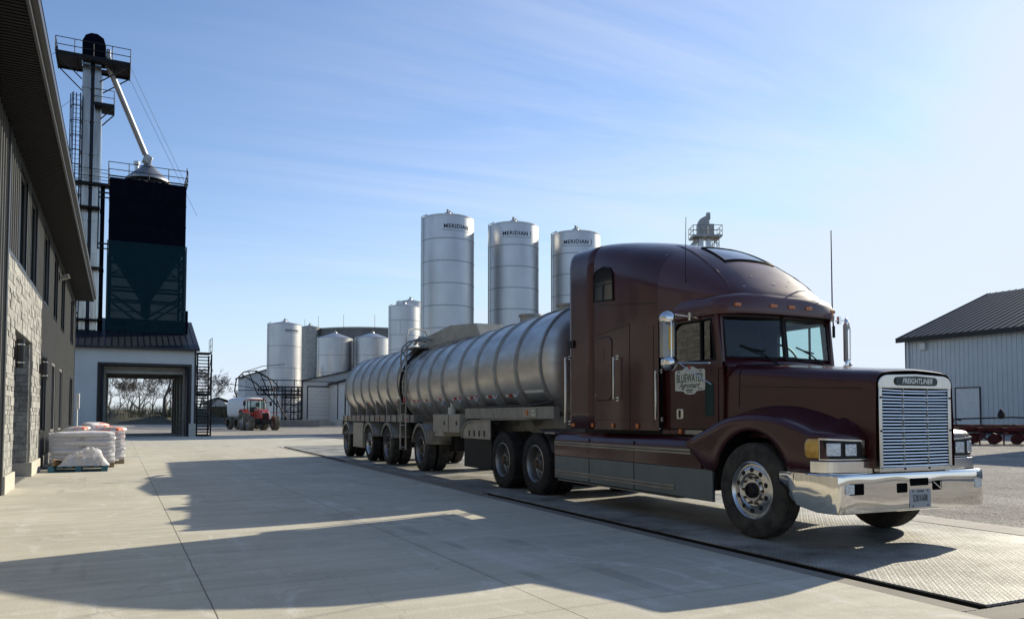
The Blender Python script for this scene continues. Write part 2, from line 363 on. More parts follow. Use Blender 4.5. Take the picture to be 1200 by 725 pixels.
# ------------------------------------------------------------------ ground
def conc_mat(name, a, b, joints, streak=True):
    m, t, bs = nt(name); L = t.links.new; bs.inputs['Roughness'].default_value = .82; bs.inputs['Specular IOR Level'].default_value = .3
    tc = t.nodes.new('ShaderNodeTexCoord')
    n = t.nodes.new('ShaderNodeTexNoise'); n.inputs['Scale'].default_value = .55; n.inputs['Detail'].default_value = 11; n.inputs['Roughness'].default_value = .66; L(tc.outputs['Object'], n.inputs['Vector'])
    r = t.nodes.new('ShaderNodeValToRGB'); r.color_ramp.elements[0].position = .3; r.color_ramp.elements[1].position = .7
    r.color_ramp.elements[0].color = (*a, 1); r.color_ramp.elements[1].color = (*b, 1); L(n.outputs[0], r.inputs[0]); c = r.outputs[0]
    # brushed finish streaks across the slab, pale scuffs and salt lines
    mp = t.nodes.new('ShaderNodeMapping'); mp.inputs['Scale'].default_value = (.22, 4.2, 1); L(tc.outputs['Object'], mp.inputs[0])
    n3 = t.nodes.new('ShaderNodeTexNoise'); n3.inputs['Scale'].default_value = 1.4; n3.inputs['Detail'].default_value = 8; n3.inputs['Distortion'].default_value = .3; L(mp.outputs[0], n3.inputs['Vector'])
    r3 = t.nodes.new('ShaderNodeMapRange'); r3.inputs[1].default_value = .35; r3.inputs[2].default_value = .7; r3.inputs[3].default_value = .90; r3.inputs[4].default_value = 1.07; L(n3.outputs[0], r3.inputs[0])
    mx = t.nodes.new('ShaderNodeMix'); mx.data_type = 'RGBA'; mx.blend_type = 'MULTIPLY'; mx.inputs[0].default_value = 1; L(c, mx.inputs[6]); L(r3.outputs[0], mx.inputs[7]); c = mx.outputs[2]
    if streak:
        for sc_, lo, hi, colr, amt, st in ((.9, .55, .66, (.66, .64, .59), .50, (1.6, .8, 1)), (.40, .54, .66, (.64, .62, .57), .42, (1.2, .22, 1)), (.5, .54, .70, (.22, .205, .18), .5, (.5, 1, 1)), (6., .60, .70, (.68, .66, .60), .35, (1, .6, 1))):
            m4 = t.nodes.new('ShaderNodeMapping'); m4.inputs['Scale'].default_value = st; m4.inputs['Location'].default_value = (sc_ * 7, sc_ * 3, 0); L(tc.outputs['Object'], m4.inputs[0])
            n4 = t.nodes.new('ShaderNodeTexNoise'); n4.inputs['Scale'].default_value = sc_; n4.inputs['Detail'].default_value = 12; n4.inputs['Roughness'].default_value = .72; n4.inputs['Distortion'].default_value = 1.6; L(m4.outputs[0], n4.inputs['Vector'])
            r4 = t.nodes.new('ShaderNodeMapRange'); r4.inputs[1].default_value = lo; r4.inputs[2].default_value = hi; r4.inputs[4].default_value = amt; L(n4.outputs[0], r4.inputs[0])
            m5 = t.nodes.new('ShaderNodeMix'); m5.data_type = 'RGBA'; L(r4.outputs[0], m5.inputs[0]); L(c, m5.inputs[6]); m5.inputs[7].default_value = (*colr, 1); c = m5.outputs[2]
    # wheel tracks running down the yard, oil drips, hairline cracks, fine grain
    def over(fac, colr):
        nonlocal c
        q = t.nodes.new('ShaderNodeMix'); q.data_type = 'RGBA'; L(fac, q.inputs[0]); L(c, q.inputs[6]); q.inputs[7].default_value = (*colr, 1); c = q.outputs[2]
    def mr_(src, a, b, lo=0., hi=1.):
        q = t.nodes.new('ShaderNodeMapRange'); q.inputs[1].default_value = a; q.inputs[2].default_value = b; q.inputs[3].default_value = lo; q.inputs[4].default_value = hi; L(src, q.inputs[0]); return q.outputs[0]
    def mul(a, b):
        q = t.nodes.new('ShaderNodeMath'); q.operation = 'MULTIPLY'; L(a, q.inputs[0]); L(b, q.inputs[1]); return q.outputs[0]
    def nz(scale, det, dist=0., sc3=(1, 1, 1), rot=0.):
        q = t.nodes.new('ShaderNodeMapping'); q.inputs['Scale'].default_value = sc3; q.inputs['Rotation'].default_value = (0, 0, rot); L(tc.outputs['Object'], q.inputs[0])
        k = t.nodes.new('ShaderNodeTexNoise'); k.inputs['Scale'].default_value = scale; k.inputs['Detail'].default_value = det; k.inputs['Distortion'].default_value = dist; L(q.outputs[0], k.inputs['Vector']); return k.outputs[0]
    if streak:
        for rot_, lo_, amt_ in ((.10, .60, .5), (-.22, .62, .4)):
            over(mul(mr_(nz(2.6, 2, .15, (1, .035, 1), rot_), lo_, lo_ + .05), mul(mr_(nz(1.1, 6), .45, .6), mr_(nz(30, 3), .35, .65, .1, amt_))), (.62, .60, .56))
        over(mul(mr_(nz(3.2, 2, .1, (1, .03, 1), .06), .61, .66), mr_(nz(.8, 6), .5, .62, 0, .35)), (.17, .16, .15))
        vo = t.nodes.new('ShaderNodeTexVoronoi'); vo.inputs['Scale'].default_value = 1.9; L(tc.outputs['Object'], vo.inputs['Vector'])
        over(mul(mr_(vo.outputs['Distance'], .075, .02), mr_(nz(.6, 2), .5, .6, 0, .55)), (.10, .095, .085))
        wq = t.nodes.new('ShaderNodeMapping'); wq.inputs['Scale'].default_value = (.13, .10, 1); L(tc.outputs['Object'], wq.inputs[0])
        vc = t.nodes.new('ShaderNodeTexVoronoi'); vc.feature = 'DISTANCE_TO_EDGE'; vc.inputs['Scale'].default_value = 1; 
        wn_ = t.nodes.new('ShaderNodeTexNoise'); wn_.inputs['Scale'].default_value = 1.2; wn_.inputs['Detail'].default_value = 8; L(tc.outputs['Object'], wn_.inputs['Vector'])
        wa = t.nodes.new('ShaderNodeMix'); wa.data_type = 'RGBA'; wa.blend_type = 'LINEAR_LIGHT'; wa.inputs[0].default_value = .10; L(wq.outputs[0], wa.inputs[6]); L(wn_.outputs['Color'], wa.inputs[7]); L(wa.outputs[2], vc.inputs['Vector'])
        over(mr_(vc.outputs['Distance'], .0016, .0008, 0, .22), (.12, .11, .10))
    gq = mr_(nz(70, 4), .3, .7, .86, 1.12); gm = t.nodes.new('ShaderNodeMix'); gm.data_type = 'RGBA'; gm.blend_type = 'MULTIPLY'; gm.inputs[0].default_value = 1; L(c, gm.inputs[6]); L(gq, gm.inputs[7]); c = gm.outputs[2]
    sx = t.nodes.new('ShaderNodeSeparateXYZ'); L(tc.outputs['Object'], sx.inputs[0]); acc = None
    wv = t.nodes.new('ShaderNodeTexNoise'); wv.inputs['Scale'].default_value = 1.5; L(tc.outputs['Object'], wv.inputs['Vector'])
    for ax, pos, per, wd in joints:
        s1 = t.nodes.new('ShaderNodeMath'); s1.operation = 'SUBTRACT'; L(sx.outputs[ax], s1.inputs[0]); s1.inputs[1].default_value = pos; o = s1.outputs[0]
        w1 = t.nodes.new('ShaderNodeMath'); w1.operation = 'MULTIPLY_ADD'; L(wv.outputs[0], w1.inputs[0]); w1.inputs[1].default_value = .02; L(o, w1.inputs[2]); o = w1.outputs[0]
        if per:
            pp = t.nodes.new('ShaderNodeMath'); pp.operation = 'PINGPONG'; L(o, pp.inputs[0]); pp.inputs[1].default_value = per / 2; o = pp.outputs[0]
        else:
            ab = t.nodes.new('ShaderNodeMath'); ab.operation = 'ABSOLUTE'; L(o, ab.inputs[0]); o = ab.outputs[0]
        ls = t.nodes.new('ShaderNodeMath'); ls.operation = 'LESS_THAN'; L(o, ls.inputs[0]); ls.inputs[1].default_value = wd; o = ls.outputs[0]
        if acc is None: acc = o
        else:
            mxx = t.nodes.new('ShaderNodeMath'); mxx.operation = 'MAXIMUM'; L(acc, mxx.inputs[0]); L(o, mxx.inputs[1]); acc = mxx.outputs[0]
    hgt = None
    if acc is not None:
        m6 = t.nodes.new('ShaderNodeMix'); m6.data_type = 'RGBA'; L(acc, m6.inputs[0]); L(c, m6.inputs[6]); m6.inputs[7].default_value = (.14, .13, .11, 1); c = m6.outputs[2]
    L(c, bs.inputs['Base Color'])
    nb = t.nodes.new('ShaderNodeTexNoise'); nb.inputs['Scale'].default_value = 40; nb.inputs['Detail'].default_value = 5; L(tc.outputs['Object'], nb.inputs['Vector'])
    bp = t.nodes.new('ShaderNodeBump'); bp.inputs['Strength'].default_value = .25; bp.inputs['Distance'].default_value = .008; L(nb.outputs[0], bp.inputs['Height']); L(bp.outputs[0], bs.inputs['Normal'])
    return m
M['conc'] = conc_mat('yard_concrete', (.425, .402, .322), (.54, .512, .418), [(0, .65, 0, .0055), (0, 2.93, 0, .0045), (1, 4.9, 6.1, .003)])
M['conc2'] = conc_mat('apron_concrete', (.30, .28, .24), (.40, .375, .33), [(1, 2.2, 4.5, .004)])
M['curb'] = conc_mat('scale_curb_concrete', (.17, .155, .13), (.27, .25, .21), [], False)
def deck_mat():
    m, t, bs = nt('checker_plate_steel'); L = t.links.new; bs.inputs['Roughness'].default_value = .62; bs.inputs['Metallic'].default_value = .15
    tc = t.nodes.new('ShaderNodeTexCoord')
    n = t.nodes.new('ShaderNodeTexNoise'); n.inputs['Scale'].default_value = .8; n.inputs['Detail'].default_value = 10; n.inputs['Roughness'].default_value = .7; L(tc.outputs['Object'], n.inputs['Vector'])
    r = t.nodes.new('ShaderNodeValToRGB'); e = r.color_ramp.elements; e[0].position = .36; e[1].position = .60; e[0].color = (.11, .105, .09, 1); e[1].color = (.40, .39, .345, 1)
    L(n.outputs[0], r.inputs[0]); c = r.outputs[0]
    n4 = t.nodes.new('ShaderNodeTexNoise'); n4.inputs['Scale'].default_value = 1.7; n4.inputs['Detail'].default_value = 9; n4.inputs['Roughness'].default_value = .75; L(tc.outputs['Object'], n4.inputs['Vector'])
    r4 = t.nodes.new('ShaderNodeMapRange'); r4.inputs[1].default_value = .60; r4.inputs[2].default_value = .70; r4.inputs[4].default_value = .55; L(n4.outputs[0], r4.inputs[0])
    m5 = t.nodes.new('ShaderNodeMix'); m5.data_type = 'RGBA'; L(r4.outputs[0], m5.inputs[0]); L(c, m5.inputs[6]); m5.inputs[7].default_value = (.20, .12, .07, 1); c = m5.outputs[2]
    # raised tread: two crossed families of short bars
    def bars(rot, off):
        mp = t.nodes.new('ShaderNodeMapping'); mp.inputs['Rotation'].default_value = (0, 0, R(rot)); mp.inputs['Location'].default_value = (off, off, 0); mp.inputs['Scale'].default_value = (17, 17, 1); L(tc.outputs['Object'], mp.inputs[0])
        b = t.nodes.new('ShaderNodeTexBrick'); b.inputs['Scale'].default_value = 1; b.inputs['Brick Width'].default_value = 1.0; b.inputs['Row Height'].default_value = .62; b.inputs['Mortar Size'].default_value = .19; b.inputs['Mortar Smooth'].default_value = .4
        L(mp.outputs[0], b.inputs['Vector']); return b.outputs['Fac']
    a = bars(45, 0); b2 = bars(-45, .4)
    ck = t.nodes.new('ShaderNodeTexChecker'); ck.inputs['Scale'].default_value = 17; L(tc.outputs['Object'], ck.inputs['Vector'])
    mxx = t.nodes.new('ShaderNodeMix'); L(ck.outputs['Fac'], mxx.inputs[0]); L(a, mxx.inputs[2]); L(b2, mxx.inputs[3])
    bp = t.nodes.new('ShaderNodeBump'); bp.invert = True; bp.inputs['Strength'].default_value = .55; bp.inputs['Distance'].default_value = .008; L(mxx.outputs[0], bp.inputs['Height']); L(bp.outputs[0], bs.inputs['Normal'])
    mr = t.nodes.new('ShaderNodeMapRange'); mr.inputs[3].default_value = 1.10; mr.inputs[4].default_value = .86; L(mxx.outputs[0], mr.inputs[0])
    mx = t.nodes.new('ShaderNodeMix'); mx.data_type = 'RGBA'; mx.blend_type = 'MULTIPLY'; mx.inputs[0].default_value = 1; L(c, mx.inputs[6]); L(mr.outputs[0], mx.inputs[7]); L(mx.outputs[2], bs.inputs['Base Color'])
    return m
M['deck'] = deck_mat()
def gravel_mat():
    m, t, bs = nt('gravel_and_field'); L = t.links.new; bs.inputs['Roughness'].default_value = .95; bs.inputs['Specular IOR Level'].default_value = .15
    tc = t.nodes.new('ShaderNodeTexCoord'); sx = t.nodes.new('ShaderNodeSeparateXYZ'); L(tc.outputs['Object'], sx.inputs[0])
    n = t.nodes.new('ShaderNodeTexNoise'); n.inputs['Scale'].default_value = .35; n.inputs['Detail'].default_value = 12; n.inputs['Roughness'].default_value = .75; L(tc.outputs['Object'], n.inputs['Vector'])
    r = t.nodes.new('ShaderNodeValToRGB'); e = r.color_ramp.elements; e[0].position = .32; e[1].position = .68; e[0].color = (.20, .185, .165, 1); e[1].color = (.38, .36, .325, 1); L(n.outputs[0], r.inputs[0])
    v = t.nodes.new('ShaderNodeTexVoronoi'); v.inputs['Scale'].default_value = 26; L(tc.outputs['Object'], v.inputs['Vector'])
    mr = t.nodes.new('ShaderNodeMapRange'); mr.inputs[1].default_value = 0; mr.inputs[2].default_value = 1; mr.inputs[3].default_value = .55; mr.inputs[4].default_value = 1.4; L(v.outputs['Color'], mr.inputs[0])
    mx = t.nodes.new('ShaderNodeMix'); mx.data_type = 'RGBA'; mx.blend_type = 'MULTIPLY'; mx.inputs[0].default_value = 1; L(r.outputs[0], mx.inputs[6]); L(mr.outputs[0], mx.inputs[7])
    # bare fields and rough grass farther out
    ln = t.nodes.new('ShaderNodeVectorMath'); ln.operation = 'LENGTH'; L(tc.outputs['Object'], ln.inputs[0])
    nf = t.nodes.new('ShaderNodeTexNoise'); nf.inputs['Scale'].default_value = .03; nf.inputs['Detail'].default_value = 6; L(tc.outputs['Object'], nf.inputs['Vector'])
    ad = t.nodes.new('ShaderNodeMath'); ad.operation = 'MULTIPLY_ADD'; L(nf.outputs[0], ad.inputs[0]); ad.inputs[1].default_value = 60; L(ln.outputs['Value'], ad.inputs[2])
    mf = t.nodes.new('ShaderNodeMapRange'); mf.inputs[1].default_value = 205; mf.inputs[2].default_value = 235; L(ad.outputs[0], mf.inputs[0])
    rf = t.nodes.new('ShaderNodeValToRGB'); e = rf.color_ramp.elements; e[0].position = .4; e[1].position = .6; e[0].color = (.15, .125, .07, 1); e[1].color = (.08, .085, .035, 1); L(nf.outputs[0], rf.inputs[0])
    m2 = t.nodes.new('ShaderNodeMix'); m2.data_type = 'RGBA'; L(mf.outputs[0], m2.inputs[0]); L(mx.outputs[2], m2.inputs[6]); L(rf.outputs[0], m2.inputs[7]); L(m2.outputs[2], bs.inputs['Base Color'])
    bn = t.nodes.new('ShaderNodeTexNoise'); bn.inputs['Scale'].default_value = 1.2; bn.inputs['Detail'].default_value = 10; L(tc.outputs['Object'], bn.inputs['Vector'])
    b0 = t.nodes.new('ShaderNodeBump'); b0.inputs['Strength'].default_value = .5; b0.inputs['Distance'].default_value = .12; L(bn.outputs[0], b0.inputs['Height'])
    bp = t.nodes.new('ShaderNodeBump'); bp.inputs['Strength'].default_value = .8; bp.inputs['Distance'].default_value = .03; L(v.outputs['Distance'], bp.inputs['Height']); L(b0.outputs[0], bp.inputs['Normal']); L(bp.outputs[0], bs.inputs['Normal'])
    return m
M['gravel'] = gravel_mat()
def rects(xs, ys, z, skip):
    mb = MB()
    for i in range(len(xs) - 1):
        for j in range(len(ys) - 1):
            if (i, j) in skip: continue
            mb.add([(xs[i], ys[j], z), (xs[i + 1], ys[j], z), (xs[i + 1], ys[j + 1], z), (xs[i], ys[j + 1], z)], [(0, 1, 2, 3)])
    return mb
tag(rects([-3000, 5.50, 9.36, 3000], [-3000, 3.70, 37.3, 3000], -.006, {(1, 1)}).build('ground', M['gravel']), kind='structure')
# yard slab west of the weighbridge (in the office direction) up to the drive-through
yard = MB(); Fi = OFF.inverted()
def o2(x, y): return tuple(Fi @ Vector((x, y, 0)))
yard.poly([(-1.88, -14, 0), *[o2(5.30, y)[:2] + (0,) for y in (-13.8, 37.3)], (12.0, 37.9, 0), (12.4, 57.0, 0), (4.95, 58.2, 0), (4.95, 75, 0), (-1.88, 75, 0)])
tag(yard.build('concrete_yard', M['conc'], frame=OFF, at=(0, 0, 0), rot=OFF), kind='structure')
tag(MB().box(5.303, 5.50, 3.70, 37.3, -.12, -.002).box(5.303, 9.7, 3.40, 3.69, -.12, -.002).build('weighbridge_curb', M['curb'], bevel=.008), kind='structure')
tag(rects([5.303, 9.7, 12.2], [-14, 3.38, 37.3, 57.0], 0.0, {(0, 1), (0, 2), (1, 2), (1, 0), (1,1)}).build('concrete_apron', M['conc2']), kind='structure')
tag(MB().box(5.46, 9.36, 3.66, 37.3, -.36, -.33).box(5.501, 5.506, 3.70, 37.3, -.33, -.03).box(5.660, 5.664, 3.755, 37.24, -.33, -.012).box(5.664, 9.30, 3.748, 3.752, -.33, -.012).build('weighbridge_pit', M['black']), kind='structure')  # black plates line the slot, so its shade is put into the colour
dk = MB()
for a, b in ((3.755, 9.7), (9.708, 16.2), (16.208, 23.4), (23.408, 30.2), (30.208, 37.24)):
    dk.box(5.667, 9.30, a, b, -.16, .0)
tag(dk.build('weighbridge_deck', M['deck'], bevel=.004), kind='structure')
tag(MB().box(5.505, 5.645, 13.1, 24.0, -.05, .012).build('weighbridge_lip', M['curb'], bevel=.006), kind='structure')
tag(MB().box(9.32, 9.95, 3.40, 37.3, -.12, .003).build('weighbridge_side_apron', M['conc2'], bevel=.01), kind='structure')
# ------------------------------------------------------------------ wheels (axle along x, outer face towards -x, origin at the outer face centre)
def tyre_mb(wd=.27, Ro=.55, Ri=.325, grooves=(.07, .11, .155, .20), lug=False):
    p = [(Ri, .035), (Ri + .02, .012), (Ri + .07, .0), (Ro - .085, .0), (Ro - .055, .010), (Ro - .025, .016), (Ro - .010, .03)]
    q = [(r, wd - t_) for r, t_ in p][::-1]
    for g in grooves: p += [(Ro, g - .010), (Ro - .014, g - .006), (Ro - .014, g + .006), (Ro, g + .010)]
    m = MB().lathe(p + q, (0, 0, 0), (1, 0, 0), 56)
    if lug:
        for k in range(56):
            a = 2 * pi * k / 56
            for x0, x1 in ((.012, .075), (.195, .258)):
                c = Vector(((x0 + x1) / 2, cos(a) * (Ro + .001), sin(a) * (Ro + .001)))
                m.obox(c, ((x1 - x0) / 2, 0, 0), (0, -sin(a) * .018, cos(a) * .018), (0, cos(a) * .008, sin(a) * .008))
    return m
def hole_discs_mb(rad, r, t_, n=10, dep=.003):  # black discs on the rim stand for the shade in the hand holes
    m = MB()
    for k in range(n):
        a = 2 * pi * (k + .5) / n; c = Vector((t_, cos(a) * rad, sin(a) * rad)); m.cyl(c - Vector((dep, 0, 0)), c, r, r, 14)
    return m
def nuts_mb(rad, t_, ln=.04, n=10):
    m = MB()
    for k in range(n):
        a = 2 * pi * k / n; c = Vector((t_, cos(a) * rad, sin(a) * rad)); m.cyl(c, c - Vector((ln, 0, 0)), .017, .014, 6)
    return m
def wheel(parent, x, y, side, kind, z=.55, mats=('rubber', 'alu', 'rust')):
    """side -1: outer face looks to -x. One wheel part with its tyre, nuts and hub as sub-parts"""
    rot = I4.copy() if side < 0 else Matrix.Rotation(pi, 4, 'Z')
    key = (kind, mats, side)
    if key in WC:
        src = WC[key]; inv = RM[parent.name].inverted()
        return dup(src, Matrix.Translation(inv @ Vector((x, y, z))) @ rot, parent)
    if kind == 'front':
        prof = [(.327, .055), (.338, .02), (.325, .012), (.312, .03), (.30, .05), (.285, .050), (.262, .030), (.20, .022), (.178, .045), (.14, .048), (.125, .03), (.02, .03)]
    else:
        prof = [(.327, .05), (.340, .012), (.325, .004), (.312, .02), (.300, .06), (.288, .165), (.270, .185), (.20, .175), (.17, .195), (.13, .195), (.118, .09), (.105, .055), (.03, .05)]
    wm = MB().lathe(prof, (0, 0, 0), (1, 0, 0), 40)
    if kind == 'front': wm.merge(hole_discs_mb(.232, .030, .026), 1).merge(nuts_mb(.155, .048, .03), 2)
    else: wm.merge(hole_discs_mb(.236, .030, .181), 1).merge(nuts_mb(.150, .195, .035), 2)
    wh = wm.build('wheel', [M[mats[1]], M['black'], M['rust']], parent, at=(x, y, z), local=True, rot=rot)
    def sub(mb, name, mat):
        o = mb.build(name, mat, None, local=True); o.parent = wh; RM[o.name] = RM[wh.name].copy(); return o
    sub(tyre_mb(lug=(kind == 'drive')), 'tyre', M[mats[0]])
    if kind == 'front':
        sub(MB().lathe([(.09, .05), (.088, .0), (.075, -.02), (.05, -.028), (.045, -.01), (.005, -.01)], (0, 0, 0), (1, 0, 0), 24), 'hub_cap', M['black'])
    else:
        sub(MB().lathe([(.085, .10), (.083, .03), (.07, .012), (.01, .01)], (0, 0, 0), (1, 0, 0), 20), 'hub', M[mats[2]])
    WC[key] = wh
    return wh
WC = {}
CX = 7.43
def mir(pts): return [(2 * CX - p[0] + .08 * min(1, max(0, (6.865 - p[0]) / .45)), *p[1:]) for p in pts]

truck = thing('semi_truck', 'dark maroon highway tractor unit with raised roof sleeper and chrome bumper, parked on the weighbridge', 'truck', (CX, 8.5, 0))
B_ = lambda mb, n, m, p=truck, **k: mb.build(n, M[m] if isinstance(m, str) else m, p, **k)

# ---- chassis, axles
ch = MB()
for x in (7.02, 7.84): ch.box(x - .04, x + .04, 6.0, 14.9, .80, 1.06)
for y in (8.0, 9.5, 11.2, 12.6, 13.2, 14.6): ch.box(7.02, 7.84, y - .06, y + .06, .84, 1.02)
ch.box(6.95, 7.91, 6.0, 7.6, .62, .80); ch.cyl((6.5, 6.93, .55), (8.36, 6.93, .52), .06); ch.box(7.0, 7.86, 5.95, 6.1, .66, 1.0)
for y in (12.45, 13.87): ch.cyl((6.6, y, .55), (8.26, y, .55), .09); ch.sphere((7.43, y, .56), .24, .27, .24)
ch.box(7.1, 7.76, 6.1, 7.6, .70, 1.5); ch.box(6.54, 8.32, 7.75, 11.1, 1.06, 1.198)  # second box: plate added under the cab to keep sun off the skirt
B_(ch, 'chassis', 'black')
fw = MB().cyl((7.43, 13.1, 1.10), (7.43, 13.1, 1.17), .48, n=28).box(6.95, 7.91, 12.7, 13.5, 1.05, 1.10)
B_(fw, 'fifth_wheel', 'black')
for sd_ in (-1, 1):
    X = 6.28 if sd_ < 0 else 8.58
    wheel(truck, X, 6.92, sd_, 'front', mats=('rubber_dust', 'alu', 'rust'))
    for y in (12.45, 13.87):
        wheel(truck, X, y, sd_, 'drive', mats=('rubber', 'alu_d', 'rust'))
        xi = X + .33 * (-sd_)
        wheel(truck, xi, y, sd_, 'drive', mats=('rubber', 'alu_d', 'rust'))

# ---- hood (loft along y)
def hood_section(y):
    tt = (y - 5.70) / (7.66 - 5.70)
    hw = sm(y, [(5.64, .598), (5.70, .603), (6.0, .618), (6.8, .735), (7.4, .86), (7.66, .905)])
    zt = sm(y, [(5.64, 1.865), (5.70, 1.885), (5.80, 1.90), (6.1, 1.92), (6.8, 1.985), (7.66, 2.07)])
    rr = lerp(.15, .16, tt); pts = []
    zb = .86 if y < 6.05 else 1.15
    left = [(-hw - .015, zb), (-hw - .012, (zb + zt - rr) / 2), (-hw, zt - rr - .05)]
    for k in range(0, 6):
        a = pi - (pi / 2) * k / 5; left.append((-hw + rr + rr * cos(a), zt - rr + (rr) * sin(a)))
    left += [(-hw * .55, zt + .012), (-hw * .25, zt + .022), (0, zt + .026)]
    full = left + [(-u, v) for u, v in left[-2::-1]]
    return [(CX + u, y, v) for u, v in full]
ys = [5.648, 5.66, 5.70, 5.73, 5.78, 5.85, 5.95, 6.04, 6.06, 6.3, 6.6, 6.9, 7.2, 7.45, 7.60, 7.655]
hood = B_(MB().grid([hood_section(y) for y in ys]), 'hood', 'maroon', smooth=40)
seam = MB()
for yy in (7.40,):
    s_ = hood_section(yy); seam.tube([(p[0] + (-.002 if p[0] < CX else .002), p[1], p[2] + .001) for p in s_ if p[2] > 1.42], .0045, 5)
seam.tube([(hood_section(y)[2][0] - .003, y, lerp(1.70, 1.77, (y - 5.8) / 1.6)) for y in (5.82, 6.2, 6.6, 7.0, 7.38)], .0035, 5)
B_(seam, 'hood_seam', 'black', hood)
# ---- fenders, one continuous wing each side, wrapping round to the headlamp
def fender(sgn):
    # outer plan path with bottom and top heights, from the sill to the nose
    path = []
    def arch(y):
        d = (y - 6.92) / .625
        return .55 + .69 * sqrt(max(0, 1 - d * d)) if abs(d) < 1 else .55
    yy = 8.10
    ylist = [8.10, 7.95, 7.80, 7.66, 7.56, 7.535, 7.51, 7.46, 7.40, 7.30, 7.18, 7.05, 6.92, 6.79, 6.66, 6.54, 6.44, 6.38, 6.34, 6.31, 6.28, 6.20, 6.10]
    for y in ylist:
        zb = arch(y)
        if y > 7.545: zb = interp(y, [(7.545, .735), (7.70, .735), (7.8, .80), (8.1, 1.06)])
        if y < 6.34: zb = .80
        zb = max(zb, .80) if y < 6.5 else max(zb, .735)
        path.append((6.285, y, zb))
    for x, y in ((6.286, 6.03), (6.292, 5.955), (6.312, 5.89), (6.352, 5.845), (6.42, 5.815), (6.55, 5.792), (6.72, 5.776), (6.865, 5.765)): path.append((x, y, .80))
    rows = []
    for x, y, zb in path:
        zt = sm(y, [(5.765, 1.215), (5.9, 1.225), (6.05, 1.25), (6.3, 1.33), (6.6, 1.405), (7.0, 1.43), (7.35, 1.385), (7.62, 1.29), (7.85, 1.20), (8.1, 1.115)])
        if y < 6.03: zt = 1.25 - (6.03 - y) * .12
        hx = CX - sm(min(max(y, 5.7), 7.66), [(5.70, .585), (6.0, .615), (6.8, .735), (7.4, .86), (7.66, .905)]) + .02
        inner = Vector((hx, max(y, 5.80), zt + sm(y, [(5.77, .10), (6.3, .12), (7.0, .10), (7.6, .05), (8.1, .0)])))
        if y > 7.7: inner = Vector((6.50, y, zt + .004))
        if x > 6.29 or y <= 6.03:   # nose: aim the top surface back up the hood side
            inner = Vector((hx, 5.98 + (y - 5.765) * .25, 1.40))
            if x > 6.7: inner = Vector((6.86, 5.90, 1.40))
        o = Vector((x, y, 0)); r = []
        h = zt - zb
        for f_ in (0, .25, .5, .75, .93): r.append(Vector((x - .02 * sin(pi * min(1, f_)) * .5, y, zb + (h - .07) * f_ / .93)))
        din = (Vector((inner.x, inner.y, 0)) - Vector((x, y, 0))); dl = max(din.length, 1e-4); dn = din / dl
        for a in (25, 50, 75): r.append(Vector((x, y, zt - .07)) + dn * .07 * (1 - cos(R(a))) * min(1, dl / .1) + Vector((0, 0, .07 * sin(R(a)))))
        st = r[-1]
        for f_ in (.3, .6, .85, 1.0): q = st.lerp(inner, f_); q.z = st.z + (inner.z - st.z) * (f_ ** 1.7); r.append(q)
        rows.append([tuple(p) for p in r])
    if sgn > 0: rows = [mir(r) for r in rows]
    return rows
for sg in (-1, 1):
    rws = fender(sg); fd = B_(MB().grid(rws), 'fender', 'maroon', smooth=45)
    sol = fd.modifiers.new('thick', 'SOLIDIFY'); sol.thickness = .012; sol.offset = 0
    # dark wheel housing
    pts = [(CX + sg * (CX - 6.30), 6.92 + .66 * cos(R(a)), .55 + .72 * sin(R(a))) for a in range(-5, 186, 10)]
    B_(MB().grid([[p, (CX + sg * (CX - 6.86), p[1], p[2])] for p in pts]).box(*sorted((CX + sg * .57, CX + sg * .60)), 6.1, 7.7, .62, 1.38), 'wheel_housing', 'black')
# ---- headlamps: panels following the nose of the wing
nose = [(6.285, 6.10), (6.286, 6.03), (6.292, 5.955), (6.312, 5.89), (6.352, 5.845), (6.42, 5.815), (6.55, 5.792), (6.72, 5.776), (6.865, 5.765)]
def nose_at(s):
    d = 0
    for a, b in zip(nose, nose[1:]):
        l = math.dist(a, b)
        if d + l >= s: t_ = (s - d) / l; return (a[0] + (b[0] - a[0]) * t_, a[1] + (b[1] - a[1]) * t_), Vector((b[1] - a[1], -(b[0] - a[0]), 0)).normalized()
        d += l
    return nose[-1], Vector((0, -1, 0))
def strip(s0, s1, z0, z1, off, dep, sg, n=12, z0b=None, z1b=None, skew=0.):
    rows = []
    for i in range(n + 1):
        f_ = i / n; s_ = lerp(s0, s1, f_); (x, y), nn = nose_at(s_)
        if nn.y > 0 or nn.x > 0: nn = -nn
        a = lerp(z0, z0b if z0b is not None else z0, f_); b = lerp(z1, z1b if z1b is not None else z1, f_)
        o = Vector((x, y, 0)) + nn * off; q = Vector((x, y, 0)) + nn * (off + dep); ot, qt = o, q
        if skew:
            (x, y), n2 = nose_at(s_ - skew * f_)
            if n2.y > 0 or n2.x > 0: n2 = -n2
            ot = Vector((x, y, 0)) + n2 * off; qt = Vector((x, y, 0)) + n2 * (off + dep)
        rows.append([(o.x, o.y, a), (q.x, q.y, a), (qt.x, qt.y, b), (ot.x, ot.y, b)])
    if sg > 0: rows = [mir(r) for r in rows]
    return MB().grid(rows, cv=True, cap=True)
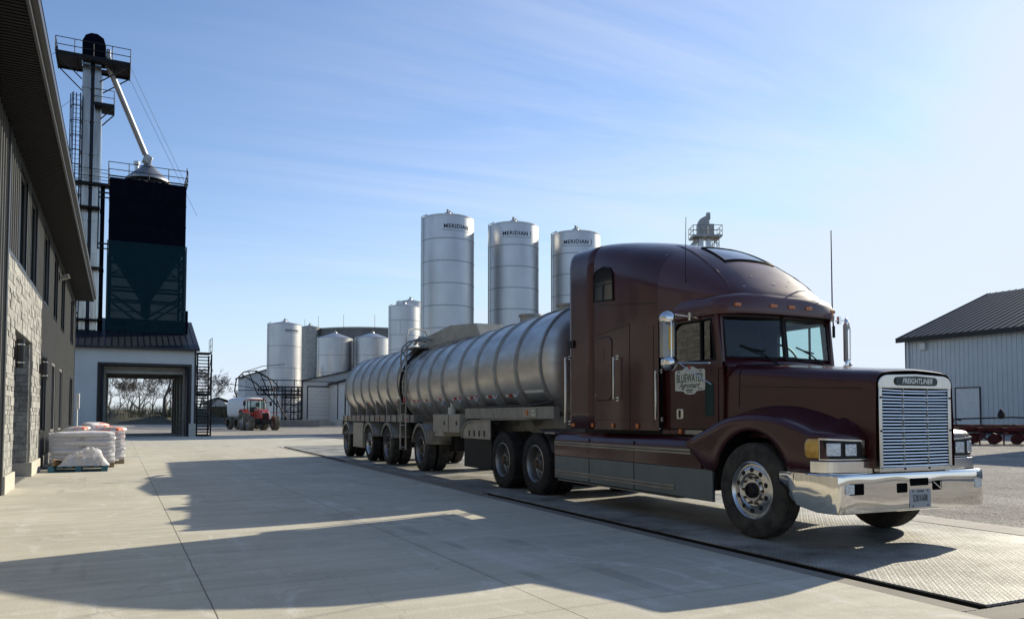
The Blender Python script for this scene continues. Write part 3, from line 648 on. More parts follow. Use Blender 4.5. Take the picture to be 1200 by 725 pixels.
for sg in (-1, 1):
    hs = strip(.20, .715, .955, 1.165, .0, .012, sg, z1b=1.145, skew=.07)
    hl = B_(hs, 'headlight', 'black', bevel=.003)
    bz = MB()
    for a in (strip(.19, .66, 1.158, 1.176, .002, .024, sg, z1b=1.156, z0b=1.138), strip(.19, .74, .948, .960, .002, .024, sg), strip(.19, .200, .95, 1.17, .002, .022, sg), strip(.705, .735, .955, 1.152, .002, .018, sg, skew=.08)): bz.add(a.v, a.f)
    B_(bz, 'bezel', 'alu', hl)
    B_(strip(.255, .40, .99, 1.125, .012, .010, sg), 'lamp', 'lens', hl, bevel=.012)
    B_(strip(.455, .60, .99, 1.115, .012, .010, sg), 'lamp', 'lens', hl, bevel=.012)
    am = MB(); rw_ = []
    for i in range(13):
        f_ = i / 12; s_ = lerp(.015, .188, f_); (x, y), nn = nose_at(s_)
        if nn.y > 0 or nn.x > 0: nn = -nn
        bul = .010 + .018 * min(1, f_ * 5 + .1) ** .6; hh = (1 - (1 - min(1, f_ * 3.5)) ** 2 * .22); zc = 1.06; o = Vector((x, y, 0))
        r_ = []
        for g_ in (-1, -.9, -.5, 0, .5, .9, 1): q = o + nn * (bul * (1 - abs(g_) ** 4) + .001); r_.append((q.x, q.y, zc + .115 * hh * g_))
        rw_.append(r_)
    if sg > 0: rw_ = [mir(r) for r in rw_]
    B_(am.grid(rw_), 'turn_signal', 'amber', smooth=60)
    B_(strip(.10, .80, .805, .935, .006, .030, sg, z0=.83 if 0 else .805), 'headlight_trim', 'chrome_c', bevel=.004) if False else B_(strip(.10, .80, .815, .935, .006, .030, sg), 'headlight_trim', 'chrome_c', bevel=.004)
# ---- grille
g = MB(); gx0, gx1, gz0, gz1 = 6.865, 7.995, .85, 1.70
yg = 5.66
for x0, x1, z0, z1 in ((gx0, gx0 + .05, gz0, 1.74), (gx1 - .05, gx1, gz0, 1.74), (gx0, gx1, gz0 - .03, gz0 + .02)): g.box(x0, x1, yg - .02, yg + .06, z0, z1)
grf = B_(g, 'grille', 'alu', bevel=.006)
hdr = [(gx0 - .005, 1.70), (gx1 + .005, 1.70), (gx1 + .005, 1.75)] + [(gx1 - .15 + .155 * cos(R(a)), 1.75 + .09 * sin(R(a))) for a in (15, 30, 45, 60, 75, 90)] + [(CX, 1.855)] + [(gx0 + .15 + .155 * cos(R(a)), 1.75 + .09 * sin(R(a))) for a in (90, 105, 120, 135, 150, 165)] + [(gx0 - .005, 1.75)]
B_(MB().prism([(x, yg - .022, z) for x, z in hdr], (0, .08, 0)), 'grille_header', 'alu', grf, bevel=.005)
bars = MB(); nb_ = 25
for i in range(nb_):
    z = gz0 + .035 + (1.69 - gz0 - .04) * i / (nb_ - 1)
    sag = .010 * (1 if i > nb_ - 5 else .3) * ((-1) ** i * .3 + .7)
    pts = [(x, yg - .004 + .004 * sin(i * 1.7 + x * 4), z - sag * (1 - ((x - CX) / .54) ** 2)) for x in [gx0 + .05 + (gx1 - gx0 - .1) * k / 10 for k in range(11)]]
    rows = [[(p[0], p[1] - .010, p[2] - .008), (p[0], p[1] - .0095, p[2] - .004), (p[0], p[1] - .005, p[2] + .004), (p[0], p[1] + .008, p[2] + .006), (p[0], p[1] + .008, p[2] - .004)] for p in pts]
    bars.grid(rows, cv=True, cap=True)
B_(bars, 'grille_bars', 'bar', grf)
B_(MB().box(7.235, 7.247, yg - .014, yg + .03, gz0, 1.70).box(7.613, 7.625, yg - .014, yg + .03, gz0, 1.70), 'grille_divider', 'alu_d', grf)
B_(MB().box(gx0 + .02, gx1 - .02, yg + .045, yg + .06, gz0, 1.78), 'radiator', 'void', grf)
ov = [(CX + sx_ * .285 + .045 * cos(R(a)), 1.775 + .045 * sin(R(a))) for sx_, a0 in ((1, -90), (-1, 90)) for a in range(a0, a0 + 181, 30)]
ov = ov[:7] + [(CX, 1.832)] + ov[7:]
bd_ = B_(MB().prism([(x, yg - .036, z) for x, z in ov], (0, .014, 0)), 'badge', 'badge', grf, bevel=.003)
B_(text('FREIGHTLINER', .078, lambda u, v, d: (CX + u * .93, yg - .036 - d, 1.775 + v), .006, shear=.3, bold=.0012), 'badge_lettering', 'txt_grey', bd_)
sc_ = MB()
for x, z in ((gx0 + .025, 1.25), (gx1 - .025, 1.25), (gx0 + .025, 1.6), (gx1 - .025, 1.6), (7.24, .85), (7.62, .85)): sc_.cyl((x, yg - .028, z), (x, yg - .018, z), .011, n=8)
sc_.each('grille_screw', M['black'], grf)
# ---- bumper
bp_ = [(6.262, 6.44), (6.260, 6.20), (6.258, 5.95), (6.260, 5.82), (6.268, 5.75), (6.29, 5.695), (6.33, 5.662), (6.39, 5.650), (6.50, 5.645), (6.80, 5.642), (7.10, 5.640), (7.43, 5.638)]
bp_ = bp_ + [(2 * CX - x, y) for x, y in bp_[-2::-1]]
rows = []
for i, (x, y) in enumerate(bp_):
    j0, j1 = bp_[max(i - 1, 0)], bp_[min(i + 1, len(bp_) - 1)]; tn = Vector((j1[0] - j0[0], j1[1] - j0[1], 0)).normalized(); nn = Vector((tn.y, -tn.x, 0))
    zb = .405 if y < 6.0 else lerp(.405, .60, (y - 6.0) / .44) ; zb = .405 if y < 6.15 else lerp(.405, .66, min(1, (y - 6.15) / .29))
    zt = .815
    r = []
    for f_, o_ in ((0, -.02), (.02, -.004), (.10, .0), (.35, .004), (.65, .004), (.90, .0), (.965, -.003), (.99, -.018), (1, -.05)):
        q = Vector((x, y, 0)) + nn * o_; r.append((q.x, q.y, zb + (zt - zb) * f_))
    rows.append(r)
# resample straight stretch for a smooth reflection
bump = B_(MB().grid(rows), 'bumper', 'chrome', smooth=50)
sol = bump.modifiers.new('thick', 'SOLIDIFY'); sol.thickness = .006; sol.offset = -1
fr = MB(); inn = MB()
for x0, x1, z0, z1 in ((6.42, 6.62, .60, .715), (7.10, 7.26, .60, .70), (7.30, 7.59, .665, .745), (7.65, 7.80, .61, .71)):
    fr.prism([(x, 5.6375 if x0 < 7 else 5.634, z) for x, z in rrect(x0, x1, z0, z1, .012, 2)], (0, .004, 0))
fr.each('opening_shade_plate', M['void'], bump)  # near-black plates laid on the chrome stand for the shaded openings
for sg in (-1, 1):
    x0 = 6.36 if sg < 0 else 8.36
    fl = B_(MB().prism([(x, 5.636, z) for x, z in rrect(x0, x0 + .12, .61, .71, .012, 2)], (0, .02, 0)), 'fog_light', 'lens', bump)
B_(MB().beam((7.66, 5.632, .70), (7.78, 5.632, .62), .012).beam((7.775, 5.632, .62), (7.775, 5.632, .70), .010), 'tow_pin', 'alu', bump)
pl = B_(MB().prism([(x, 5.632, z) for x, z in rrect(7.29, 7.62, .435, .63, .012, 2)], (0, .004, 0)), 'licence_plate', P('plate_white', (.33, .35, .36), .5), bump)
tx = text('520160R', .082, lambda u, v, d: (7.455 + u * .80, 5.632 - d, .53 + v * 1.25), .003)
t2 = text('ONTARIO', .024, lambda u, v, d: (7.455 + u, 5.632 - d, .605 + v), .003); tx.add(t2.v, t2.f)
for x, z in ((7.34, .61), (7.57, .61), (7.34, .452), (7.57, .452)): tx.cyl((x, 5.628, z), (x, 5.632, z), .010, n=8)
tx.build('plate_characters', M['badge'], truck)
# reparent text of the plate as its sub-part is unnecessary: it reads as one marking of the truck

# ---- cab
XL = 6.475; XR = 2 * CX - XL
win = [(7.74, 2.125), (8.60, 2.125), (8.60, 2.56), (8.55, 2.62), (8.47, 2.65), (7.80, 2.65)]
def side(sg, mb, outer, holes, x, th):
    xx = x if sg < 0 else 2 * CX - x
    return mb.plate(outer, holes, lambda u, v: (xx, u, v), (th if sg < 0 else -th, 0, 0))
for sg in (-1, 1):
    d_out = [(7.69, 1.235), (8.74, 1.235), (8.74, 2.66), (8.68, 2.715), (7.76, 2.715), (7.69, 2.12)]
    door = B_(side(sg, MB(), d_out, [win], XL - .006, .04), 'door', 'maroon', smooth=30, bevel=.004)
    gk = MB()
    pts = [((XL - .008) if sg < 0 else 2 * CX - XL + .008, u, v) for u, v in win]; gk.tube(pts + [pts[0]], .012, 6)
    gk.box(*sorted(((XL - .01) if sg < 0 else XR + .01, (XL + .012) if sg < 0 else XR - .012)), 8.00, 8.025, 2.13, 2.64)
    B_(gk, 'window_gasket', 'black', door)
    xx = XL + .018 if sg < 0 else XR - .018
    B_(MB().prism([(xx, u, v) for u, v in win], (.004, 0, 0)), 'side_window', 'glass_side' if sg < 0 else 'glass', door)
    if sg < 0:
        B_(MB().prism([(XL - .012, u, v) for u, v in rrect(7.765, 7.925, 1.40, 1.84, .05)], (.01, 0, 0)), 'lower_window', 'tgreen', door)
        B_(MB().prism([(XL - .016, u, v) for u, v in rrect(8.385, 8.525, 1.365, 1.505, .02)], (.012, 0, 0)), 'door_handle', 'alu', door, bevel=.004)
        B_(MB().box(XL - .019, XL - .015, 8.435, 8.475, 1.385, 1.485), 'handle_recess', 'black', door)
        # haulier's sign
        so_ = [(7.94, 1.745), (8.10, 1.735), (8.14, 1.70), (8.24, 1.69), (8.34, 1.705), (8.38, 1.735), (8.54, 1.745), (8.555, 1.76), (8.555, 2.0), (8.54, 2.02), (8.40, 2.02), (8.33, 2.055), (8.245, 2.07), (8.16, 2.055), (8.08, 2.02), (7.95, 2.02), (7.93, 2.0), (7.93, 1.76)]
        sn = B_(MB().prism([(XL - .011, u, v) for u, v in so_], (.005, 0, 0)), 'door_sign', 'signwhite', door)
        sn['label'] = 'white sign plate reading BLUEWATER Agromart'
        f3 = lambda cu, cv, sx_=1: (lambda u, v, d: (XL - .011 - d, cu - u * sx_, cv + v))
        wt = text('BLUEWATER', .118, lambda u, v, d: (XL - .011 - d, 8.243 - u * .84, 1.905 + v * 1.35), .002, bold=.0012)
        for tt_ in (text('Agromart', .105, f3(8.26, 1.812), .002, shear=.55, bold=.0012), text('LIMITED', .024, f3(8.02, 1.762), .002), text('NUTRIENTS', .022, f3(8.243, 1.722), .002)): wt.add(tt_.v, tt_.f)
        wt.prism([(XL - .0135, u, v) for u, v in rrect(8.17, 8.32, 1.742, 1.758, .007)], (.002, 0, 0))
        for a in (7.99, 8.45): wt.prism([(XL - .0132, u, v) for u, v in rrect(a, a + .05, 1.99, 2.005, .004)], (.002, 0, 0))
        wt.build('sign_lettering', M['signdark'], door)
        lf = [(8.245 + r_ * cos(R(a)), 2.045 + r_ * sin(R(a))) for a, r_ in zip(range(90, 450, 30), (.045, .02) * 6)]
        MB().prism([(XL - .0136, u, v) for u, v in lf], (.002, 0, 0)).build('sign_emblem', M['red_l'], door)
    # cab side below and around the door
    B_(side(sg, MB(), [(7.60, 1.16), (8.86, 1.16), (8.86, 2.76), (7.64, 2.76), (7.60, 2.12)], [[(7.677, 1.222), (8.753, 1.222), (8.753, 2.668), (8.686, 2.728), (7.748, 2.728), (7.677, 2.12)]], XL, .035), 'cab_side', 'maroon', bevel=.003)
    # seam gasket behind the door gap
    B_(side(sg, MB(), [(7.67, 1.215), (8.76, 1.215), (8.76, 2.735), (7.74, 2.735), (7.67, 2.12)], [[(7.72, 1.265), (8.70, 1.265), (8.70, 2.66), (7.78, 2.68), (7.72, 2.12)]], XL + .02, .01), 'door_seal', 'black')
# cowl and windscreen frame: two flat panes meeting at the centre
def ws(u, z, off=0):  # u -1..1 across, along the folded screen
    y = 7.50 + .125 * abs(u) ** 1.3 + (z - 2.12) * .10 - off
    return (CX + u * .955, y, z)
cow = MB(); us = [-1, -.75, -.5, -.25, 0, .25, .5, .75, 1]
cow.grid([[ws(u, 2.145, -.02), ws(u, 2.12, -.01), ws(u, 2.085, .03), (CX + u * .93, 7.44 + .1 * abs(u), 2.03), (CX + u * .93, 7.56, 1.90)] for u in us])
B_(cow, 'cowl', 'maroon', smooth=50)
pil = MB()
for u in (-1, 1):
    pil.beam(Vector(ws(u * .985, 2.0, -.02)), Vector(ws(u * .985, 2.74, -.02)), .075, .08, up=(0, 1, 0))
pil.add(*(lambda m: (m.v, m.f))(MB().grid([[ws(u, 2.66, -.015), ws(u, 2.70, .0), ws(u, 2.78, -.01)] for u in us])))
B_(pil, 'windscreen_frame', 'maroon', bevel=.01)
for sg in (-1, 1):
    a, b = (.035, .93) if sg > 0 else (-.93, -.035)
    o = B_(MB().grid([[ws(lerp(a, b, i / 4), 2.15, .004), ws(lerp(a, b, i / 4), 2.665, .004)] for i in range(5)]), 'windscreen', 'glass')
    lo = [ws(lerp(a, b, i / 4), 2.15, .006) for i in range(5)]; hi = [ws(lerp(b, a, i / 4), 2.665, .006) for i in range(5)]
    B_(MB().tube(lo + hi + [lo[0]], .014, 6), 'rubber_seal', 'black', o)
B_(MB().beam(ws(0, 2.13, .006), ws(0, 2.70, .006), .035, .02, up=(0, 1, 0)), 'windscreen_divider', 'black')
for x0, x1 in ((7.25, 6.85), (8.12, 7.72)):
    u0 = (x0 - CX) / .955; u1 = (x1 - CX) / .955
    wp = MB().tube([ws(u0, 2.095, .02), ws((u0 + u1) / 2, 2.20, .035), ws(u1 + .04, 2.255, .03)], .009, 6).tube([ws(u1 - .10, 2.30, .022), ws(u1 + .04, 2.262, .022), ws(u1 + .26, 2.235, .022)], .010, 6)
    wp.cyl(Vector(ws(u0, 2.08, .03)), Vector(ws(u0, 2.10, .0)), .02)
    B_(wp, 'wiper', 'black')
# interior
B_(MB().box(6.52, 8.34, 7.62, 8.95, 1.2, 1.24).box(6.52, 8.34, 8.93, 8.97, 1.2, 2.72).box(6.56, 8.30, 7.58, 7.92, 1.24, 2.08).box(6.53, 8.33, 7.66, 8.95, 2.72, 2.75), 'cab_interior', 'interior')
for x in (6.95, 7.92): B_(MB().box(x - .25, x + .25, 8.25, 8.75, 1.3, 1.72).box(x - .25, x + .25, 8.62, 8.80, 1.7, 2.36), 'seat', 'interior', bevel=.05)
swp = [(7.90 + .21 * cos(a), 7.98 + .10 * sin(a), 2.20 + .19 * sin(a)) for a in [2 * pi * k / 20 for k in range(21)]]
B_(MB().tube(swp, .016, 6).beam((7.70, 7.98, 2.20), (8.10, 7.98, 2.20), .04).cyl((7.9, 7.85, 2.0), (7.9, 7.98, 2.2), .04), 'steering_wheel', 'black')

# ---- sleeper and raised roof
def roof_z(y):
    return sm(y, [(7.40, 2.90), (7.43, 2.925), (7.47, 2.99), (7.52, 3.055), (7.65, 3.165), (7.87, 3.355), (8.1, 3.51), (8.35, 3.65), (8.6, 3.765), (8.9, 3.875), (9.3, 3.985), (9.7, 4.075), (10.2, 4.155), (10.6, 4.19), (11.2, 4.215)])
def half_w(y): return sm(y, [(7.42, .50), (7.52, .66), (7.7, .82), (7.95, .93), (8.4, 1.01), (8.9, 1.07), (9.4, 1.12), (10.0, 1.14), (11.2, 1.14)])
def roof_sec(y, zb, n=9):
    hw = half_w(y); zt = roof_z(y); e = interp(y, [(7.42, 2.0), (8.0, 2.25), (8.8, 2.7), (9.6, 3.5), (10.4, 5.0), (11.2, 5.5)])
    zs = max(zb + .02, interp(y, [(7.42, 2.90), (8.0, 2.93), (8.8, 3.02), (9.6, 3.25), (10.3, 3.5), (11.2, 3.55)]))
    hh = zt - zs; L_ = []
    for k in range(n): L_.append((-hw, lerp(zb, zs, k / n)))
    m_ = 16
    for k in range(m_ + 1):
        a = pi - pi / 2 * k / m_; c_, s__ = abs(cos(a)), abs(sin(a))
        L_.append((-hw * c_ ** (2 / e), zs + hh * s__ ** (2 / e)))
    full = L_ + [(-u, v) for u, v in L_[-2::-1]]
    return [(CX + u, y, v) for u, v in full]
ysl = [8.80, 8.95, 9.1, 9.3, 9.5, 9.7, 9.9, 10.1, 10.25, 10.375]
slp = B_(MB().grid([roof_sec(y, 1.205) for y in ysl]), 'sleeper', 'maroon', smooth=40)
ext = B_(MB().grid([roof_sec(y, 1.205) for y in (10.39, 10.6, 10.9, 11.10, 11.15)]), 'side_extender', 'maroon', smooth=40)
s_ = ext.modifiers.new('thick', 'SOLIDIFY'); s_.thickness = .02
B_(MB().grid([[(CX + (p[0] - CX) * .995, p[1], p[2] - .006) for p in roof_sec(y, 1.21)] for y in (10.30, 10.46)]), 'body_seam', 'black')
bk = roof_sec(10.42, 1.21); B_(MB().poly([(CX + (p[0] - CX) * .97, p[1], p[2] - .03 if p[2] > 3 else p[2]) for p in bk]), 'sleeper_rear_wall', 'maroon')
ysr = [7.43, 7.45, 7.47, 7.52, 7.6, 7.7, 7.85, 8.0, 8.2, 8.4, 8.6, 8.80, 8.82]
rf = B_(MB().grid([roof_sec(y, 2.72) for y in ysr]).poly(roof_sec(7.43, 2.72)), 'roof_fairing', 'maroon_roof', smooth=45)
# visor band wrapping the front, with its lip
def vis_path(n=48):
    out = []
    for k in range(n + 1):
        a = pi * k / n; c_ = cos(a); s__ = sin(a)
        x = CX - math.copysign(abs(c_) ** .62, c_) * 1.01; y = 7.80 - .41 * abs(s__) ** .72
        out.append((x, y))
    return [(6.405, 8.8), (6.405, 8.4), (6.41, 8.0)] + out + [(2 * CX - 6.41, 8.0), (2 * CX - 6.405, 8.4), (2 * CX - 6.405, 8.8)]
rows = []; vp = vis_path()
for i, (x, y) in enumerate(vp):
    inx = lambda k: CX + (x - CX) * (1 - k); iny = lambda k: y + k * .9 * (1 if y < 7.9 else 0); dz = -.045 * (abs(x - CX) / 1.01) ** 3 * (1 if y < 7.9 else max(0, 1 - (y - 7.9) / .5))
    rows.append([(inx(.03), iny(.05), 2.70), (inx(0), y, 2.695), (inx(-.006), y - .006 * (y < 7.9), 2.74), (inx(.002), iny(.01), 2.86 + dz * .4), (inx(.02), iny(.045), 2.935 + dz * .9), (inx(.055), iny(.10), 2.975 + dz), (inx(.16), iny(.16), 3.0 + dz), (inx(.24), iny(.32), 3.0 + dz)])
vis = B_(MB().grid(rows), 'visor', 'maroon_roof', smooth=60)
B_(MB().poly([(x_, y_, 2.705) for x_, y_ in [(CX + (x - CX) * .99, y + .01) for x, y in vp]]), 'visor_underside', 'black', vis)
for px in (-.80, -.30, 0, .30, .80):
    # marker lamps sit on the visor face
    best = min(vp, key=lambda q: abs(q[0] - (CX + px)) + (10 if q[1] > 7.8 else 0)); x, y = CX + px, interp(CX + px, sorted([q for q in vp if q[1] < 7.79]))
    B_(MB().prism([(x + u, y - .012, 2.80 + v) for u, v in rrect(-.055, .055, -.022, .022, .008, 2)], (0, .03, 0)), 'marker_light', 'amber_d', bevel=.004)
# roof window and the ribs beside it
def onroof(x, y, up=.006):
    sec = roof_sec(y, 2.7); mm__ = len(sec) // 2; L_ = [(p[0], p[2]) for p in sec if p[2] > 2.9]
    return (x, y, interp(x, L_) + up)
sw = [onroof(x, y, .012) for x, y in ((6.93, 8.38), (7.93, 8.38), (7.86, 8.98), (7.00, 8.98))]
g_ = MB()
rws = []
for i in range(7):
    f_ = i / 6; xl = lerp(7.0, 7.08, f_); xr = 2 * CX - xl
    rws.append([onroof(lerp(xl, xr, j / 8), lerp(8.14, 8.72, f_), .010) for j in range(9)])
rw = B_(g_.grid(rws), 'roof_window', 'glass_dark'); ed = rws[0] + [r[-1] for r in rws[1:-1]] + rws[-1][::-1] + [r[0] for r in rws[-2:0:-1]]
B_(MB().tube(ed + [ed[0]], .014, 6), 'window_gasket', 'black', rw)
rb = MB()
for sg in (-1, 1): rb.tube([onroof(CX + sg * lerp(.76, .52, ((y - 7.55) / 1.5)), y, .000) for y in (7.66, 7.8, 8.0, 8.3, 8.6, 8.9, 9.1)], [.004, .014, .018, .018, .018, .014, .004], 8)
rb.each('roof_rib', M['maroon_roof'], truck)
# paint chips
cp = MB()
for x, y, s0 in ((6.85, 7.62, .03), (7.35, 7.60, .04), (7.55, 7.58, .02), (7.1, 7.75, .015), (7.7, 7.7, .02), (6.75, 9.2, .03), (6.6, 8.9, .02)):
    cp.poly([(lambda q: q)(onroof(x + s0 * rnd.uniform(.4, 1) * cos(a), y + s0 * rnd.uniform(.3, .9) * sin(a), .004)) for a in [2 * pi * k / 7 for k in range(7)]])
B_(cp, 'paint_chips', P('bare_primer', (.33, .30, .30), .7))
# sleeper window, luggage hatch, seams, rivets
xs_ = lambda y: CX - half_w(y)
def sp(y, z, o=0): return (xs_(y) - o, y, z)
def flush(pts, o, d, name, mat, par=truck, **k):
    m = MB(); n = len(pts); m.add([sp(y, z, o) for y, z in pts] + [sp(y, z, o - d) for y, z in pts], [tuple(range(n)), tuple(range(n, 2 * n))[::-1]] + [(i, (i + 1) % n, n + (i + 1) % n, n + i) for i in range(n)])
    return B_(m, name, mat, par, **k)
wn = [(9.82, 3.16), (10.36, 3.20), (10.36, 3.62), (10.30, 3.67), (10.08, 3.70), (9.92, 3.66), (9.84, 3.56)]
sw_ = flush(wn, .010, .008, 'sleeper_window', 'glass_dark')
B_(MB().tube([sp(y, z, .012) for y, z in wn + [wn[0]]], .012, 6).tube([sp(9.83, 3.42, .014), sp(10.36, 3.43, .014)], .008, 5).tube([sp(10.09, 3.43, .014), sp(10.10, 3.18, .014)], .007, 5), 'window_gasket', 'black', sw_)
flush(rrect(9.855, 10.36, 1.64, 2.62, .10), .003, .003, 'hatch_gap', 'black')
ht = flush(rrect(9.868, 10.348, 1.653, 2.607, .09), .011, .008, 'luggage_hatch', 'maroon', bevel=.004)
flush(rrect(10.08, 10.15, 2.25, 2.48, .03), .013, .003, 'hatch_latch', 'maroon', ht)
flush(rrect(10.31, 10.33, 1.72, 1.74, .008), .016, .006, 'hatch_key', 'alu', ht)
hl_ = MB()
for a, b in (((9.42, 1.21), (9.42, 2.75)), ((9.42, 2.75), (10.35, 2.66)), ((8.90, 1.27), (8.90, 2.68))): hl_.tube([sp(lerp(a[0], b[0], i / 4), lerp(a[1], b[1], i / 4), .001) for i in range(5)], .004, 5)
for yy_, z0_, z1_ in ((8.93, 1.3, 2.6), (10.335, 1.3, 1.6), (10.335, 2.7, 3.9)):
    for k in range(14): hl_.cyl(sp(yy_, lerp(z0_, z1_, k / 13), 0), sp(yy_, lerp(z0_, z1_, k / 13), .004), .0055, n=6)
hl_.tube([sp(8.84 + .12 * i, 2.985 + .012 * i, -.002) for i in range(13)], .006, 5)
for k in range(26): y = 9.0 + k * .052; hl_.cyl(sp(y, 1.345, 0), sp(y, 1.345, .004), .006, n=6)
hl_.each('panel_seam', M['black'], truck)
def grab(y, z0, z1, x, off=.085, mat='alu', nm='grab_handle', r=.017):
    return B_(MB().tube([(x, y, z0), (x - off, y, z0), (x - off, y, z1), (x, y, z1)], r, 8).box(x - .02, x, y - .035, y + .035, z0 - .03, z0 + .03).box(x - .02, x, y - .035, y + .035, z1 - .03, z1 + .03), nm, mat, smooth=40)
grab(9.72, 1.66, 2.28, 6.305); grab(8.79, 1.36, 2.03, 6.41, .10); grab(11.22, 1.30, 2.38, 6.33, .09, r=.024)
B_(MB().box(6.33, 6.55, 11.15, 11.32, 2.52, 2.66).box(6.26, 6.33, 11.0, 11.13, 2.53, 2.65), 'rear_bracket', 'black')
B_(MB().box(6.40, 6.60, 11.14, 11.20, 1.40, 1.6), 'rear_bracket', 'black')
for y in (11.03, 10.42, 9.84, 9.24): flush(rrect(y - .05, y + .05, 1.235, 1.29, .02, 2) if y > 11 else rrect(y - .028, y + .028, 1.23, 1.30, .025, 3), .022, .02, 'marker_light', 'amber_d')
B_(MB().prism([(XL - .02, u, v) for u, v in rrect(8.42, 8.48, 1.165, 1.235, .028, 3)], (.02, 0, 0)), 'marker_light', 'amber_d')
bdg = B_(MB().prism([(XL - .012, u, v) for u, v in rrect(7.98, 8.34, 1.165, 1.222, .01, 2)], (.01, 0, 0)), 'side_badge', 'alu_d')
# ---- aero skirts with bright trim
for sg in (-1, 1):
    fx = lambda x: x if sg < 0 else 2 * CX - x
    def ext_(prof, y0, y1, name, mat, par=truck, **k):
        return B_(MB().grid([[(fx(x), y0, z) for x, z in prof], [(fx(x), y1, z) for x, z in prof]], cv=True, cap=True), name, mat, par, **k)
    sk = ext_([(6.50, 1.14), (6.40, 1.13), (6.31, 1.06), (6.285, .98), (6.285, .74), (6.33, .74), (6.36, 1.0), (6.50, 1.08)], 7.80, 11.70, 'side_skirt', 'maroon', bevel=.006)
    ext_([(6.288, .738), (6.292, .36), (6.34, .34), (6.34, .738)], 7.60, 11.70, 'lower_skirt', 'teal', sk, bevel=.006)
    for z in (.955, .915): ext_([(6.272, z), (6.272, z + .024), (6.287, z + .026), (6.287, z - .002)], 8.0, 11.68, 'skirt_trim', 'alu_d', sk)
    for z in (.475, .430): ext_([(6.276, z), (6.276, z + .026), (6.291, z + .028), (6.291, z - .002)], 8.35, 11.66, 'skirt_trim', 'alu_d', sk)
    ext_([(6.30, .34), (6.30, .325), (6.45, .325), (6.45, .34)], 8.3, 11.6, 'step', 'alu_d', sk)
    g2 = MB()
    for y in (9.30, 10.55): g2.add(*(lambda m: (m.v, m.f))(MB().box(*sorted((fx(6.2835), fx(6.30))), y - .004, y + .004, .37, 1.05)))
    B_(g2, 'skirt_seam', 'black', sk)
    B_(MB().cyl((fx(6.70), 8.3, .70), (fx(6.70), 11.4, .70), .30, n=24), 'fuel_tank', 'alu_d')
# rear deck plates and quarter fender behind the cab
B_(MB().box(6.30, 6.75, 11.72, 12.1, 1.10, 1.13).box(6.9, 8.0, 11.3, 12.6, 1.07, 1.10), 'deck_plate', 'alu_d')
B_(MB().grid([[(6.30, 12.45 + .66 * cos(R(a)), .56 + .64 * sin(R(a))), (6.90, 12.45 + .66 * cos(R(a)), .56 + .64 * sin(R(a)))] for a in range(150, 201, 10)]) if False else MB().grid([[(6.31, 12.45 - .66 * cos(R(a)), .56 + .62 * sin(R(a))), (6.92, 12.45 - .66 * cos(R(a)), .56 + .62 * sin(R(a)))] for a in range(20, 95, 8)]), 'quarter_fender', 'alu_d')
# ---- mirrors
def mirror(sg, mx, my, ang=0, thin=1.):
    f = lambda x: x if sg < 0 else 2 * CX - x
    mi_ = MB()
    pr = [(mx - .105, my + .03), (mx - .105, my - .015), (mx - .08, my - .05 * thin), (mx + .08, my - .05 * thin), (mx + .105, my - .015), (mx + .105, my + .03)]
    mi_.prism([(f(x), y, 2.16) for x, y in pr], (0, 0, .52))
    h = B_(mi_, 'mirror', 'alu_d', bevel=.012)
    B_(MB().sphere((f(mx), my - .01, 2.68), .112, .07 * thin, .10), 'mirror_cap', 'chrome_c', h)
    B_(MB().lathe([(.002, -.09 * thin), (.05, -.082 * thin), (.09, -.05 * thin), (.112, 0), (.112, .02), (.10, .025), (.0, .025)], (f(mx + .02), my - .0, 2.10), (0, 1, .25), 24), 'convex_mirror', 'chrome_c', h)
    if sg < 0: B_(MB().prism([(f(mx + .030) + u, my - .058, 2.42 + v) for u, v in rrect(-.026, .026, -.15, .15, .006, 1)], (0, .006, 0)), 'reflector', 'yellow', h)
    B_(MB().box(*sorted((f(mx - .095), f(mx + .095))), my + .031, my + .036, 2.18, 2.66), 'mirror_glass', 'chrome_c', h)
    turn = Matrix.Translation(Vector((f(mx), my, 0)) - truck.location) @ Matrix.Rotation(ang, 4, 'Z') @ Matrix.Translation(truck.location - Vector((f(mx), my, 0)))
    for q in (h, *h.children): q.data.transform(turn)
    ar = MB()
    ar.tube([(f(mx), my - .07, 2.17), (f(mx), my - .075, 2.60), (f(mx + .01), my - .06, 2.70), (f(mx + .06), my - .04, 2.735), (f(6.475), my - .15, 2.69)], .010, 7)
    ar.tube([(f(mx), my - .07, 2.20), (f(mx + .03), my - .07, 2.12), (f(mx + .12), my - .06, 2.10), (f(6.475), my - .38, 2.085)], .010, 7)
    ar.tube([(f(mx + .12), my - .06, 2.10), (f(6.475), my - .42, 1.80)], .007, 6)
    ar.sphere((f(6.47), my - .38, 2.085), .022); ar.box(*sorted((f(6.36), f(6.40))), my - .14, my - .10, 2.66, 2.76)
    B_(ar, 'mirror_arm', 'chrome_c', h)
mirror(-1, 6.10, 8.22, R(-26)); mirror(1, 6.12, 7.70, R(42), .55)
B_(MB().tube([(6.52, 8.34, 2.80), (6.455, 8.30, 3.3), (6.45, 8.27, 4.07)], [.007, .006, .004], 6), 'antenna', 'black')
B_(MB().tube([(8.62, 7.80, 2.62), (8.60, 7.80, 2.9), (8.58, 7.78, 4.0)], [.011, .010, .007], 6).cyl((8.62, 7.80, 2.5), (8.62, 7.80, 2.66), .02), 'antenna', 'black')
